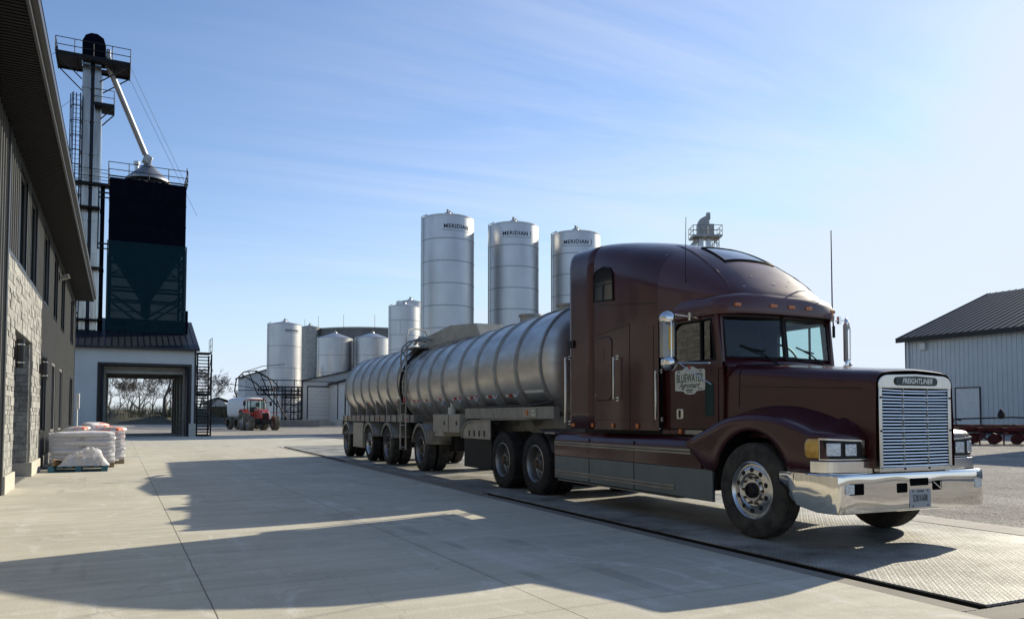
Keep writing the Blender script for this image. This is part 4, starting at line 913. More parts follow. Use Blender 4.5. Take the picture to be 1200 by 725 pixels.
# ------------------------------------------------------------------ tank trailer
trl = thing('tank_trailer', 'long ribbed stainless steel tank trailer with side ladder, coupled behind the maroon truck', 'trailer', (CX, 19.0, 0))
T_ = lambda mb, n, m, p=trl, **k: mb.build(n, M[m] if isinstance(m, str) else m, p, **k)
def axis_z(y): return interp(y, [(12.0, 2.40), (20.7, 2.20), (20.75, 2.38), (28, 2.38)])
RT = 1.10
def barrel(y0, y1, name):
    n = 56; rows = []
    prof = [(.0, -.22), (.35, -.205), (.65, -.16), (.88, -.09), (1.02, -.03), (RT, .05)]
    st = [(r, y0 + t_ + .05) for r, t_ in prof] + [(RT, lerp(y0 + .1, y1 - .1, k / 12)) for k in range(1, 12)] + [(r, y1 - t_ - .05) for r, t_ in prof[::-1]]
    for r, y in st:
        z = axis_z(min(max(y, y0), y1)) if name == 'front_tank' else axis_z(25)
        rows.append([(CX + r * cos(2 * pi * k / n), y, z + r * sin(2 * pi * k / n)) for k in range(n)])
    return T_(MB().grid(rows, cv=True), name, 'tank', smooth=40)
tk1 = barrel(12.18, 20.62, 'front_tank'); tk2 = barrel(21.0, 27.85, 'rear_tank')
def ring(y, par, w_=.070, z=None, r=RT):
    z = axis_z(y) if z is None else z
    return T_(MB().lathe([(r - .005, -w_ / 2), (r + .038, -w_ / 2 + .008), (r + .040, 0), (r + .038, w_ / 2 - .008), (r - .005, w_ / 2)], (CX, y, z), (0, 1, 0), 56), 'ring_stiffener', 'tankring', par, smooth=30)
for y in (12.30, 13.35, 14.35, 15.35, 16.35, 17.50, 18.45, 19.35, 20.45): ring(y, tk1)
for y in (21.15, 22.25, 23.3, 24.35, 25.4, 26.5, 27.6): ring(y, tk2)
# dark joint between the two barrels
T_(MB().lathe([(1.0, -.2), (1.0, .22)], (CX, 20.80, 2.28), (0, 1, 0), 40).lathe([(1.12, -.03), (1.19, -.03), (1.19, .03), (1.12, .03)], (CX, 20.72, 2.24), (0, 1, 0), 48), 'tank_joint', 'black')
# belly skirts and gussets under the front barrel
gs = MB()
for y in (13.35, 14.35, 15.35, 16.35, 17.5, 18.45, 19.35):
    for sg in (-1, 1):
        x = lambda v: CX + sg * v
        gs.prism([(x(1.04), y - .04, axis_z(y) - .50), (x(1.10), y - .04, axis_z(y) - .60), (x(.66), y - .04, 1.22), (x(.50), y - .04, 1.22), (x(.80), y - .04, axis_z(y) - .76)], (0, .08, 0))
gs.each('gusset', M['tankring'], trl)
T_(MB().box(6.86, 8.0, 12.3, 20.5, 1.06, 1.42), 'belly_beam', 'frame_grey')
T_(MB().box(6.95, 7.91, 12.4, 16.0, 1.17, 1.30), 'coupler_plate', 'black')
# conspicuity tape
for sg in (-1, 1):
    tp = MB(); tw = MB()
    def tape(mb, y0, y1, z):
        x = lambda zz: CX + sg * (sqrt(max(0, RT ** 2 - (zz - axis_z((y0 + y1) / 2)) ** 2)) + .006)
        mb.add([(x(z - .025), y0, z - .025), (x(z - .025), y1, z - .025), (x(z + .025), y1, z + .025), (x(z + .025), y0, z + .025)], [(0, 1, 2, 3)])
    y = 13.45
    while y < 20.3:
        for k in range(2): tape(tp, y + k * .34, y + k * .34 + .17, 1.815); tape(tw, y + .17 + k * .34, y + k * .34 + .30, 1.815)
        y += 1.0
    for y in (21.7, 22.8, 23.8, 24.9, 26.0): tape(tp, y, y + .16, 1.80)
    tape(tw, 12.42, 13.2, 1.87); tape(tw, 26.9, 27.4, 1.62)
    tp.each('red_reflective_tape', M['red_l'], trl); tw.each('white_reflective_tape', M['white_l'], trl)
# spill dam / walkway box on top
top = lambda y: axis_z(y) + RT
T_(MB().prism([(CX - .34, 16.9, 3.28), (CX - .34, 17.2, 3.66), (CX - .34, 19.0, 3.80), (CX - .34, 20.2, 3.72), (CX - .34, 21.6, 3.66), (CX - .34, 21.7, 3.50), (CX - .34, 20.5, 3.20)], (.68, 0, 0)), 'spill_dam', 'beige', bevel=.01)
T_(MB().tube([(CX - .45, 17.0, 3.32), (CX - .48, 18.6, 3.34), (CX - .50, 20.2, 3.30)], .02, 6).tube([(CX - .30, 20.6, 3.6), (CX - .30, 21.6, 3.72), (CX - .2, 22.4, 3.60)], .05, 8), 'dam_pipe', 'frame_grey')
for y in (13.2, 14.9): T_(MB().cyl((CX, y, 3.40), (CX, y, 3.56), .24, n=20).cyl((CX, y, 3.56), (CX, y, 3.60), .27, n=20), 'manhole', 'alu_d')
# ladder and platform
ld = MB()
for y in (20.28, 20.78): ld.tube([(6.30, y, .50), (6.30, y, 3.05), (6.34, y, 3.32), (6.52, y, 3.50), (6.80, y, 3.56), (7.05, y, 3.52)], .024, 8)
for k in range(10): ld.cyl((6.30, 20.28, .56 + k * .30), (6.30, 20.78, .56 + k * .30), .016, n=8)
ld.beam((6.30, 20.53, .50), (6.30, 20.53, .505), .52, .05, up=(1, 0, 0))
ld.tube([(6.30, 20.28, 2.9), (6.30, 20.28, 3.5), (6.40, 20.4, 3.78), (6.62, 20.6, 3.86), (7.0, 20.8, 3.84), (7.2, 20.9, 3.55)], .018, 7).tube([(6.36, 20.78, 3.2), (6.5, 20.9, 3.0), (6.62, 21.0, 2.9)], .018, 7)
T_(ld, 'ladder', 'alu_d')
T_(MB().box(6.55, 7.0, 20.35, 21.3, 3.30, 3.33), 'platform', 'frame_grey')
# subframe of the rear section
sf = MB()
for x in (6.36, 8.50): sf.box(x - .06, x + .06, 19.6, 27.9, 1.245, 1.445)
for y in (19.7, 21.3, 22.9, 24.5, 26.1, 27.8): sf.box(6.42, 8.44, y - .05, y + .05, 1.26, 1.43)
sf_o = T_(sf, 'side_rail', 'frame_grey', bevel=.008)
rbb = MB()
for k in range(14): rbb.box(6.285, 6.30, 19.9 + k * .6, 19.95 + k * .6, 1.25, 1.44)
rbb.each('rail_stake', M['black'], sf_o)
t1 = MB()
for y in (20.1, 22.6, 23.2, 25.3, 26.9): t1.box(6.283, 6.298, y, y + .22, 1.31, 1.345)
t1.each('red_reflective_tape', M['red_l'], sf_o)
T_(MB().box(7.0, 7.86, 15.8, 27.6, .92, 1.25), 'main_beam', 'black')
cr = MB()
for y in (21.5, 22.7, 23.9, 25.1, 26.3, 27.4):
    for sg in (-1, 1): cr.prism([(CX + sg * .98, y - .03, 1.44), (CX + sg * .45, y - .03, 1.44), (CX + sg * .55, y - .03, 1.62), (CX + sg * 1.0, y - .03, 1.95)], (0, .06, 0))
cr.each('cradle', M['tankring'], trl)
# axles with wheels
for i, (y, mats) in enumerate(((19.05, ('rubber_dust', 'steelwheel', 'rust')), (22.1, ('rubber_dust', 'steelwheel', 'rust')), (24.2, ('rubber', 'alu', 'rust')), (27.3, ('rubber', 'steelwheel', 'rust')))):
    T_(MB().cyl((6.5, y, .55), (8.36, y, .55), .075).box(6.98, 7.88, y - .12, y + .12, .55, .95), 'axle', 'black')
    for sg in (-1, 1):
        X = 6.30 if sg < 0 else 8.56
        wheel(trl, X, y, sg, 'dual', mats=mats); wheel(trl, X - .34 * sg, y, sg, 'dual', mats=mats)
        f = lambda x: CX + sg * (CX - x)
        # quarter fenders: arched front piece, lip, and drop flap on the forward one
        a0, a1 = (12, 165) if i == 0 else (20, 160)
        arc = [(y + .64 * cos(R(a)) * (1 if i else 1.0), .56 + .66 * sin(R(a))) for a in range(a0, a1 + 1, 9)]
        arc = [(y - (q[0] - y), q[1]) for q in arc] if i else [(y - (q[0] - y), q[1]) for q in arc]
        fb = MB().grid([[(f(6.27), a, b), (f(6.93), a, b)] for a, b in arc])
        fb.grid([[(f(6.27), y + (a - y) * .88, .56 + (b - .56) * .88), (f(6.268), a, b), (f(6.268), a, b + .012)] for a, b in arc])
        fo = T_(fb, 'fender', 'frame_grey', smooth=50); s_ = fo.modifiers.new('thick', 'SOLIDIFY'); s_.thickness = .012
        if i == 0:
            q = MB()
            for k in range(9): q.box(*sorted((f(6.27 + k * .073), f(6.335 + k * .073))), y - .66, y - .645 - .004 * (k % 2), .78, 1.08)
            T_(q, 'splash_panel', 'frame_grey', bevel=.004)
# spring hangers and suspension
sp_ = MB()
for y in (18.3, 19.8, 21.4, 23.1, 25.0, 26.5):
    for x in (6.98, 7.88): sp_.box(x - .05, x + .05, y - .12, y + .12, .55, .95)
for a, b in ((22.1, 24.2), (26.5, 27.9)):
    for x in (6.98, 7.88): sp_.box(x - .04, x + .04, a, b, .62, .68)
sp_.each('spring_hanger', M['black'], trl)
# cabinets, valve housing, landing gear, flaps
c1 = T_(MB().box(6.30, 6.70, 16.25, 18.05, 1.03, 1.455), 'toolbox', 'beige', bevel=.012)
T_(MB().box(6.294, 6.30, 16.95, 16.965, 1.05, 1.44).box(6.29, 6.30, 17.2, 17.26, 1.20, 1.30).box(6.29, 6.30, 16.4, 16.46, 1.20, 1.30), 'latch', 'black', c1)
T_(MB().box(6.32, 6.80, 17.35, 17.95, .93, 1.03), 'toolbox_step', 'beige')
T_(MB().cyl((6.52, 17.3, 1.45), (6.52, 17.3, 1.62), .10, n=14).cyl((6.52, 17.3, 1.62), (6.52, 17.3, 1.80), .045, n=10).cyl((6.46, 17.32, 1.8), (6.58, 17.28, 1.82), .03, n=8), 'valve', 'signwhite')
c2 = T_(MB().box(6.31, 6.75, 25.05, 26.35, .38, 1.20), 'side_cabinet', 'beige', bevel=.01)
T_(MB().box(6.302, 6.31, 25.1, 26.3, 1.08, 1.10).box(6.302, 6.31, 25.12, 26.28, .46, .48).box(6.298, 6.31, 25.5, 25.75, .52, .56), 'cabinet_trim', 'alu_d', c2)
# fairing over the landing gear: a bent sheet with bolt holes
fp = [(12.9, 1.36), (14.9, 1.34), (15.6, 1.31), (15.95, 1.24), (16.13, 1.10), (16.16, .93)]
sh = T_(MB().grid([[(6.30, a, b), (6.86, a, b)] for a, b in fp]).prism([(6.34, a, b - .005) for a, b in [(14.6, 1.33), (15.6, 1.30), (15.93, 1.23), (16.11, 1.09), (16.13, .93), (14.6, .93)]], (.02, 0, 0)), 'fairing', 'beige', smooth=50)
s_ = sh.modifiers.new('thick', 'SOLIDIFY'); s_.thickness = .02
hb = MB()
for k in range(4):
    for z in (1.07, 1.01): hb.cyl((6.33, 14.9 + k * .28, z), (6.345, 14.9 + k * .28, z), .035, n=12)
hb.each('bolt_hole', M['black'], sh)
T_(MB().box(6.44, 7.3, 14.75, 16.3, .28, .92), 'mud_flap_box', 'black', bevel=.01)
T_(MB().box(6.45, 6.60, 15.1, 15.3, .40, .9).box(8.26, 8.41, 15.1, 15.3, .40, .9).box(6.48, 8.38, 15.15, 15.25, .6, .68), 'landing_gear', 'blacksteel')
T_(MB().tube([(6.42, 12.0, 1.66), (6.38, 12.6, 1.62), (6.38, 14.5, 1.60), (6.40, 15.6, 1.585), (6.44, 15.9, 1.50), (6.46, 16.05, 1.35)], .022, 7), 'air_line', 'hose')
bx = T_(MB().box(6.36, 6.42, 12.55, 13.10, 1.38, 1.56), 'lamp_panel', 'beige', bevel=.006)
T_(MB().cyl((6.345, 12.92, 1.47), (6.36, 12.92, 1.47), .055, n=16), 'marker_light', 'amber_d', bx)
T_(MB().box(6.354, 6.36, 12.60, 12.72, 1.42, 1.45).box(6.354, 6.36, 12.60, 12.72, 1.49, 1.52), 'panel_label', 'signwhite', bx)
T_(MB().box(6.38, 6.5, 11.9, 16.1, 1.36, 1.58), 'upper_rail', 'frame_grey')
T_(MB().cyl((6.40, 20.5, 1.86), (6.30, 20.5, 1.86), .07, n=14), 'side_lamp', 'red_l')
T_(MB().box(6.30, 6.34, 27.9, 27.96, .75, 1.2).box(6.3, 8.56, 27.9, 27.96, 1.05, 1.25), 'rear_bumper', 'black')
T_(MB().box(6.33, 6.37, 27.75, 27.8, 1.45, 2.35).box(6.33, 6.9, 27.75, 27.8, 2.28, 2.35), 'rear_post', 'blacksteel')
hz = MB()
for k in range(3): hz.tube([(7.2 + k * .2, 11.2, 1.9), (7.2 + k * .2, 11.4, 1.5 + .1 * k), (7.25 + k * .2, 11.75, 1.45), (7.3 + k * .15, 12.2, 1.9)], .018, 6)
T_(hz, 'air_hose', 'red_l')
# ------------------------------------------------------------------ office building on the left  (w across, s along)
off = thing('office_building', 'long two storey office with grey vertical siding, stone entrance and deep dark eave', 'building', (-1.89, 30, 0), OFF)
O_ = lambda mb, n, m, p=off, **k: mb.build(n, M[m] if isinstance(m, str) else m, p, OFF, **k)
W = -1.89; S0, S1 = -3.0, 40.0
upper = [(18.25, 19.55), (20.50, 21.80), (23.95, 25.45), (27.45, 28.95), (30.8, 32.4), (36.5, 38.6)]
upper += [(a, a + 1.02) for a in (3.0, 6.5, 10.0, 13.5)]
lower = [(23.85, 25.30), (27.45, 28.95), (30.8, 32.4), (36.8, 38.8)]
holes = [[(a, 4.52), (b, 4.52), (b, 6.42), (a, 6.42)] for a, b in upper] + [[(a, 1.0), (b, 1.0), (b, 3.0), (a, 3.0)] for a, b in lower]
holes.append([(17.82, .02), (21.18, .02), (21.18, 3.11), (17.82, 3.11)])
O_(MB().plate([(S0, 0), (S1, 0), (S1, 6.72), (S0, 6.72)], holes, lambda u, v: (W, u, v), (-.22, 0, 0)), 'front_wall', 'siding', smooth=0)
bt = MB(); s = S0 + .1
def blocked(s, z0, z1):
    return any(a - .03 < s < b + .03 and z0 < h1 and z1 > h0 for a, b, h0, h1 in [(a, b, 4.45, 6.5) for a, b in upper] + [(a, b, .93, 3.07) for a, b in lower])
while s < S1:
    instone = 16.45 < s < 23.25
    segs = [(4.46, 6.70)] if instone else [(.32, 6.70)]
    if blocked(s, 4.5, 6.4): segs = [(a, min(b, 4.44)) for a, b in segs] + [(6.47, 6.7)]
    if blocked(s, 1, 3): segs = [q for a, b in segs for q in ([(a, .93), (3.07, b)] if a < 1 else [(a, b)])]
    for a, b in segs:
        if b - a > .04: bt.box(W, W + .030, s - .022, s + .022, a, b)
    s += .305
O_(bt, 'siding_ribs', 'siding', smooth=0)
O_(MB().box(-11, W - .22, S0, S0 + .2, 0, 6.72).box(-11, W - .22, S1 - .2, S1 - .001, 0, 6.72).box(-11.2, -11, S0, S1, 0, 6.72), 'other_walls', 'siding', smooth=0)
MB().box(W + .001, W + .05, S1 - .14, S1 + .03, .0, 6.7).box(W + .001, W + .06, 16.30, 16.46, .0, 6.7).box(W - .05, W + .055, 16.46, 23.25, 4.38, 4.46).each('corner_trim', M['fascia'], off, OFF, smooth=0)
for a, b in upper + lower:
    z0, z1 = (4.52, 6.42) if (a, b) in upper else (1.0, 3.0)
    fm = MB()
    for q in ((a, a + .05, z0, z1), (b - .05, b, z0, z1), (a, b, z0, z0 + .05), (a, b, z1 - .05, z1), ((a + b) / 2 - .02, (a + b) / 2 + .02, z0, z1)): fm.box(W - .10, W - .03, *q)
    wf = O_(fm, 'window', 'lampcol', smooth=0)
    O_(MB().box(W - .085, W - .075, a + .02, b - .02, z0 + .02, z1 - .02), 'pane', 'glass_dark', wf, smooth=0)
    O_(MB().box(W - .05, W + .036, a - .06, b + .06, z0 - .065, z0 - .003).box(W - .02, W + .034, a - .06, a - .003, z0, z1).box(W - .02, W + .034, b + .003, b + .06, z0, z1).box(W - .02, W + .034, a - .06, b + .06, z1 + .003, z1 + .06), 'sill', 'lampcol', wf, smooth=0)
O_(MB().box(-3.3, -3.2, 17.82, 21.18, .0, 3.11).box(-3.2, W - .22, 17.6, 17.82, 0, 3.11), 'entrance_back', 'lampcol', smooth=0)
O_(MB().box(-3.2, W, 17.82, 21.18, 3.115, 3.2), 'entrance_ceiling', 'soffit', smooth=0)
# stone veneer laid in courses, one block per stone
st = MB(); z = .34; r2 = random.Random(3); row = 0
def stone_course(mb, u0, u1, z0, z1, put, r2):
    u = u0
    while u < u1 - .01:
        l = r2.uniform(.14, .40); l = u1 - u if u1 - u - l < .12 else l
        put(u + .003, u + l - .003, z0 + .003, z1 - .003, r2.uniform(.040, .062)); u += l
while z < 4.37:
    h = r2.choice((.085, .11, .14, .17)); z1 = min(z + h, 4.375)
    if z < 3.11 and z1 > 3.11: z1 = 3.11
    if 4.375 - z1 < .05: z1 = 4.375
    put = lambda a, b, c, d, t_: st.box(W + .001, W + t_, a, b, c, d)
    if z >= 3.10: stone_course(st, 16.47, 23.24, z, z1, put, r2)
    else:
        stone_course(st, 16.47, 17.80, z, z1, put, r2); stone_course(st, 21.20, 23.24, z, z1, put, r2)
        # far jamb of the doorway and its return
        stone_course(st, -3.2, W - .005, z, z1, lambda a, b, c, d, t_: st.box(a, b, 21.18 - t_ * .8, 21.179, c, d), r2)
    z = z1
O_(st, 'stone_veneer', 'stone', smooth=0, bevel=.004)
O_(MB().box(W - .05, W + .028, 16.465, 17.815, .33, 4.38).box(W - .05, W + .028, 21.19, 23.245, .33, 4.38).box(W - .05, W + .028, 17.8, 21.2, 3.115, 4.38).box(-3.2, W, 21.165, 21.4, .33, 3.11), 'stone_backing', 'mortar', smooth=0)
MB().box(W + .0, W + .10, 16.40, 17.84, 0, .33).box(-3.2, W + .10, 21.12, 23.30, 0, .33).each('stone_plinth', M['plinth'], off, OFF, smooth=0, bevel=.01)
O_(MB().box(W + .0, W + .02, S0, 16.29, 0, .30).box(W + .0, W + .02, 23.31, S1, 0, .30), 'base_flashing', 'mortar', smooth=0)
# eave: ribbed soffit, fascia, roof
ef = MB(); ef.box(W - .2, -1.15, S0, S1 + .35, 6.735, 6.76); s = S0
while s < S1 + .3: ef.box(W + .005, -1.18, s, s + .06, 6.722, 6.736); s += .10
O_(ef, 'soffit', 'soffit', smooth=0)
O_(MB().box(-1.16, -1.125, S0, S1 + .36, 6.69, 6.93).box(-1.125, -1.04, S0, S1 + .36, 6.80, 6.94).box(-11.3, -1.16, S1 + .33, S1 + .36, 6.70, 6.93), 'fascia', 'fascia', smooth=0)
O_(MB().prism([(-1.03, S0, 6.945), (-6.4, S0, 8.55), (-11.8, S0, 6.945)], (0, S1 + .4 - S0, 0)), 'roof', 'roofdark', smooth=0)
for s_, z_ in ((17.62, 2.62), (23.05, 2.62)):
    sc_o = thing('wall_lamp', 'black cylinder wall lamp on the near stone pier' if s_ < 20 else 'black cylinder wall lamp on the far stone pier', 'lamp', (W + .08, s_, z_), OFF, group=None)
    a = MB().cyl((W + .16, s_, z_ - .28), (W + .16, s_, z_ + .28), .075, n=16).box(W + .05, W + .11, s_ - .06, s_ + .06, z_ - .12, z_ + .12)
    a.build('lamp_body', M['lampcol'], sc_o, OFF); MB().cyl((W + .16, s_, z_ + .165), (W + .16, s_, z_ + .185), .079, n=16).cyl((W + .16, s_, z_ - .185), (W + .16, s_, z_ - .165), .079, n=16).build('lamp_band', M['alu'], sc_o, OFF)
sl = thing('security_light', 'small grey floodlight high on the office wall between the upper windows', 'floodlight', (W, 31.9, 6.15), OFF)
MB().box(W + .0, W + .06, 29.3, 29.45, 5.9, 6.15).build('bracket', M['lampcol'], sl, OFF); MB().obox((W + .20, 29.37, 6.02), (.12, 0, .05), (0, .10, 0), (-.03, 0, .06)).build('lamp_head', M['frame_grey'], sl, OFF, bevel=.01)
mt = thing('electric_meter', 'small white meter box at the far corner of the office wall', 'meter', (-1.70, 40.6, 2.0), OFF)
MB().box(-1.80, -1.62, 40.2, 40.4, 1.75, 2.45).build('meter_box', M['white'], mt, OFF, bevel=.02); MB().cyl((-1.72, 40.3, .0), (-1.72, 40.3, 1.75), .04).build('conduit', M['white'], mt, OFF)

# ------------------------------------------------------------------ sacks on pallets beside the office
def pallet(name, label, w0, w1, s0, s1, mat, group=None):
    p = thing(name, label, 'pallet', ((w0 + w1) / 2, (s0 + s1) / 2, 0), OFF, group=group)
    a = MB(); n = 7
    for k in range(n): x = lerp(w0, w1 - .11, k / (n - 1)); a.box(x, x + .11, s0, s1, .115, .14)
    a.build('deck_boards', M[mat], p, OFF, smooth=0)
    b = MB()
    for q in (s0, (s0 + s1) / 2 - .05, s1 - .10):
        for x in (w0, (w0 + w1) / 2 - .07, w1 - .14): b.box(x, x + .14, q, q + .10, .022, .114)
        b.box(w0, w1, q, q + .10, .0, .02)
    b.build('pallet_feet', M[mat], p, OFF, smooth=0); return p
pallet('pallet', 'empty-ish blue pallet with collapsed plastic, nearest to the camera beside the office', -1.56, -.24, 22.35, 23.35, 'blue')
bl = [(c, d) for c, d in (((-1.28, 22.75), .0), ((-.72, 22.85), .25))]
cbs = MB()
for i in range(9):
    y0 = 22.45 + .03 * i; cbs.grid([[(lerp(-1.48, -.35, a / 8), y0 + .75 * b + .02 * sin(a * 1.9 + i), .15 + i * .022 + .05 * sin(a * 1.1 + i * .5) * (1 + b) * .6 + .09 * max(0, a / 8 - .2) * (i > 4)) for a in range(9)] for b in (0, 1)])
cb_ = cbs.build('cardboard_sheets', M['card'], None, OFF, at=(-.9, 22.9, .15), rot=OFF, smooth=60); tag(cb_, 'loose brown cardboard sheets lying on the blue pallet', 'cardboard')
# crumpled clear wrap
rr = random.Random(5); n_ = 44; rows = []
from mathutils import noise as nz_
for i in range(n_):
    row = []
    for j in range(n_):
        u = i / (n_ - 1); v = j / (n_ - 1); e_ = min(u, 1 - u, v, 1 - v) * 5
        h = .34 * max(0, 1 - ((u - .62) / .35) ** 2) + .10 * max(0, 1 - ((u - .2) / .2) ** 2)
        cr_ = 1 - abs(nz_.noise(Vector((u * 6, v * 6, 1.3)))) * 2; c2_ = 1 - abs(nz_.noise(Vector((u * 14, v * 12, 4.3)))) * 2
        row.append((lerp(-1.36, -.20, u) + rr.uniform(-.01, .01), lerp(22.38, 23.32, v) + rr.uniform(-.01, .01), .15 + min(1, e_) * (h * .75 + .05 + .12 * cr_ + .06 * c2_)))
    rows.append(row)
wr = MB().grid(rows).build('plastic_wrap', M['wrap'], None, OFF, at=(-.8, 22.85, .16), rot=OFF, smooth=75); tag(wr, 'crumpled clear plastic wrap heaped on the blue pallet', 'plastic wrap')
def sack_stack(w0, w1, s0, s1, layers, lab, grp, seed, prints=False):
    pallet('pallet', 'wooden pallet under the ' + grp, w0, w1, s0, s1, 'wood')
    r3 = random.Random(seed); h = .118
    for k in range(layers):
        z = .145 + h * (k + .5)
        lay = [((w0 + w1) / 2, s0 + (s1 - s0) * (q + .5) / 3, (w1 - w0) / 2 * .98, (s1 - s0) / 6 * .99) for q in range(3)] if k % 2 == 0 else [(w0 + (w1 - w0) * (q + .5) / 2, s0 + (s1 - s0) * (q2 + .5) / 2, (w1 - w0) / 4 * .99, (s1 - s0) / 4 * .99) for q in range(2) for q2 in range(2)]
        for (cx_, cy_, hx, hy) in lay:
            c = (cx_ + r3.uniform(-.03, .03), cy_ + r3.uniform(-.03, .03), z)
            o = MB().pillow(c, hx + r3.uniform(-.02, .02), hy + .01, .078, r3.uniform(-.06, .06), .28, .035, r3.randint(0, 999)).build('sack', M['sack'], None, OFF, at=c, rot=OFF, smooth=60)
            if prints and k > 3: o.data.materials[0] = M['sackp']
            top_ = k == layers - 1
            if top_ and not prints:
                pm = MB(); cc = (c[0], c[1], c[2] + .004); pm.pillow(cc, hx * .60, hy * .6, .0785, .1, .4, .0, 1)
                q = pm.build('sack_print', M['pink' if prints else ('green' if cx_ > -.7 and r3.random() < .6 else 'sack')], o, OFF, smooth=60)
            tag(o, lab, 'sack', grp)
sack_stack(-1.66, -.10, 24.0, 25.3, 7, 'full white woven sack in the nearer wrapped stack beside the office', 'white sacks on the nearer pallet', 11)
sack_stack(-1.42, .16, 25.75, 27.1, 7, 'white sack with orange print in the farther stack beside the office', 'orange printed sacks on the farther pallet', 12, True)

r5 = random.Random(77)
for k, (a, b, zz) in enumerate(((-1.1, 26.1, 1.03), (-.62, 26.3, 1.05), (-.15, 26.15, 1.02), (-.85, 26.75, 1.04), (-.35, 26.8, 1.06), (-.62, 26.45, 1.15))):
    cc = (a, b, zz); o = MB().pillow((0, 0, 0), .34, .24, .075, 0, .42, .07, 40 + k).build('sack', M['sackp'], None, None, at=OFF @ Vector(cc), rot=OFF @ Euler((r5.uniform(-.16, .16), r5.uniform(-.16, .16), r5.uniform(-.9, .9))).to_matrix().to_4x4(), smooth=60, local=True)
    tag(o, 'loose crumpled white sack with orange print on top of the farther pallet', 'sack', 'loose printed sacks')
def stretch_wrap(w0, w1, s0, s1, z1, lab, seed):
    r4 = random.Random(seed); rows = []; per = []
    for (a, b), (c, d) in zip([(w0, s0), (w1, s0), (w1, s1), (w0, s1)], [(w1, s0), (w1, s1), (w0, s1), (w0, s0)]):
        for k in range(14): per.append((lerp(a, c, k / 14), lerp(b, d, k / 14)))
    cx_, cy_ = (w0 + w1) / 2, (s0 + s1) / 2
    for i in range(18):
        z = lerp(.12, z1, i / 17); rows.append([])
        for x, y in per:
            k = 1.012 + r4.uniform(-.012, .016) - .02 * abs(sin(i * .9)); rows[-1].append((cx_ + (x - cx_) * k, cy_ + (y - cy_) * k, z + r4.uniform(-.015, .015)))
    o = MB().grid(rows, cv=True).build('stretch_wrap', M['wrap2'], None, OFF, at=(cx_, cy_, .12), rot=OFF, smooth=80); tag(o, lab, 'plastic wrap')
M['wrap2'] = see('thin_stretch_wrap', (.70, .70, .73), .42, .2)
stretch_wrap(-1.66, -.10, 24.0, 25.3, .96, 'clear stretch wrap round the nearer stack of white sacks', 31)
stretch_wrap(-1.42, .16, 25.75, 27.1, .98, 'clear stretch wrap round the orange printed sacks on the farther pallet', 32)

# ------------------------------------------------------------------ drive-through loading building with the bin tower
dv = thing('drive_through_building', 'pale steel drive-through loading shed with charcoal roof and a wide open doorway', 'building', (0, 66, 0), OFF)
D_ = lambda mb, n, m, p=dv, **k: mb.build(n, M[m] if isinstance(m, str) else m, p, OFF, **k)
fw_, bw = 58.82, 73.5; wl, wr_ = -9.0, 4.80
def ribs(mb, u0, u1, z0, z1, put, step=.23, hole=None):
    u = u0 + .05
    while u < u1:
        if hole and hole[0] < u < hole[1]: put(u, hole[2], z1)
        else: put(u, z0, z1)
        u += step
D_(MB().plate([(wl, 0), (wr_, 0), (wr_, 6.05), (wl, 6.05)], [], lambda u, v: (u, fw_ + .12, v), (0, .001, 0)) if False else MB().plate([(wl, 0), (-1.18, 0), (-1.18, 4.93), (4.37, 4.93), (4.37, 0), (wr_, 0), (wr_, 6.05), (wl, 6.05)], [], lambda u, v: (u, fw_, v), (0, .12, 0)), 'front_wall', 'clad_l', smooth=0)
rb_ = MB(); ribs(rb_, wl, wr_, .3, 6.0, lambda u, a, b: rb_.box(u, u + .05, fw_ - .025, fw_ - .001, a, b), .23, (-1.45, 4.55, 5.12)); D_(rb_, 'cladding_ribs', 'clad_l', smooth=0)
D_(MB().plate([(wl, 0), (-1.18, 0), (-1.18, 4.93), (4.37, 4.93), (4.37, 0), (wr_, 0), (wr_, 6.05), (wl, 6.05)], [], lambda u, v: (u, bw, v), (0, -.12, 0)), 'rear_wall', 'clad_l', smooth=0)
D_(MB().box(wr_ - .12, wr_ - .002, fw_ + .13, bw - .13, 0, 6.05).box(wl, wl + .12, fw_ + .13, bw - .13, 0, 6.05), 'end_walls', 'clad_l', smooth=0)
D_(MB().box(-1.36, -1.18, fw_ - .05, fw_ + .2, 0, 4.93).box(4.37, 4.52, fw_ - .05, fw_ + .2, 0, 4.93).box(-1.36, 4.52, fw_ - .05, fw_ + .2, 4.935, 5.07).box(wr_ - .1, wr_ + .03, fw_ - .04, fw_ - .002, .9, 6.04), 'door_trim', 'lampcol', smooth=0)
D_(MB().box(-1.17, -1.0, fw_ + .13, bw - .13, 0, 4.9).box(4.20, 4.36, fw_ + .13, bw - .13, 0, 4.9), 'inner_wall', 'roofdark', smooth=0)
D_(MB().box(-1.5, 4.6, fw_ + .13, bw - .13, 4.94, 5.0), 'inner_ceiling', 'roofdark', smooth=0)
for s in (60.2, 63.4, 66.6, 69.8, 72.8):
    cl = MB()
    for x in (-.99, 4.06): cl.box(x, x + .13, s, s + .2, 0, 4.6)
    cl.box(-.99, 4.19, s, s + .15, 4.62, 4.9)
    D_(cl, 'portal_frame', 'frame_grey', smooth=0)
D_(MB().box(-1.17, 4.36, 60.6, 61.5, 4.45, 4.86), 'door_housing', 'clad_l', smooth=0, bevel=.03)
D_(MB().box(4.38, wr_ + .035, fw_ - .06, fw_ + .3, 0, .9), 'concrete_footing', 'plinth', smooth=0, bevel=.01)
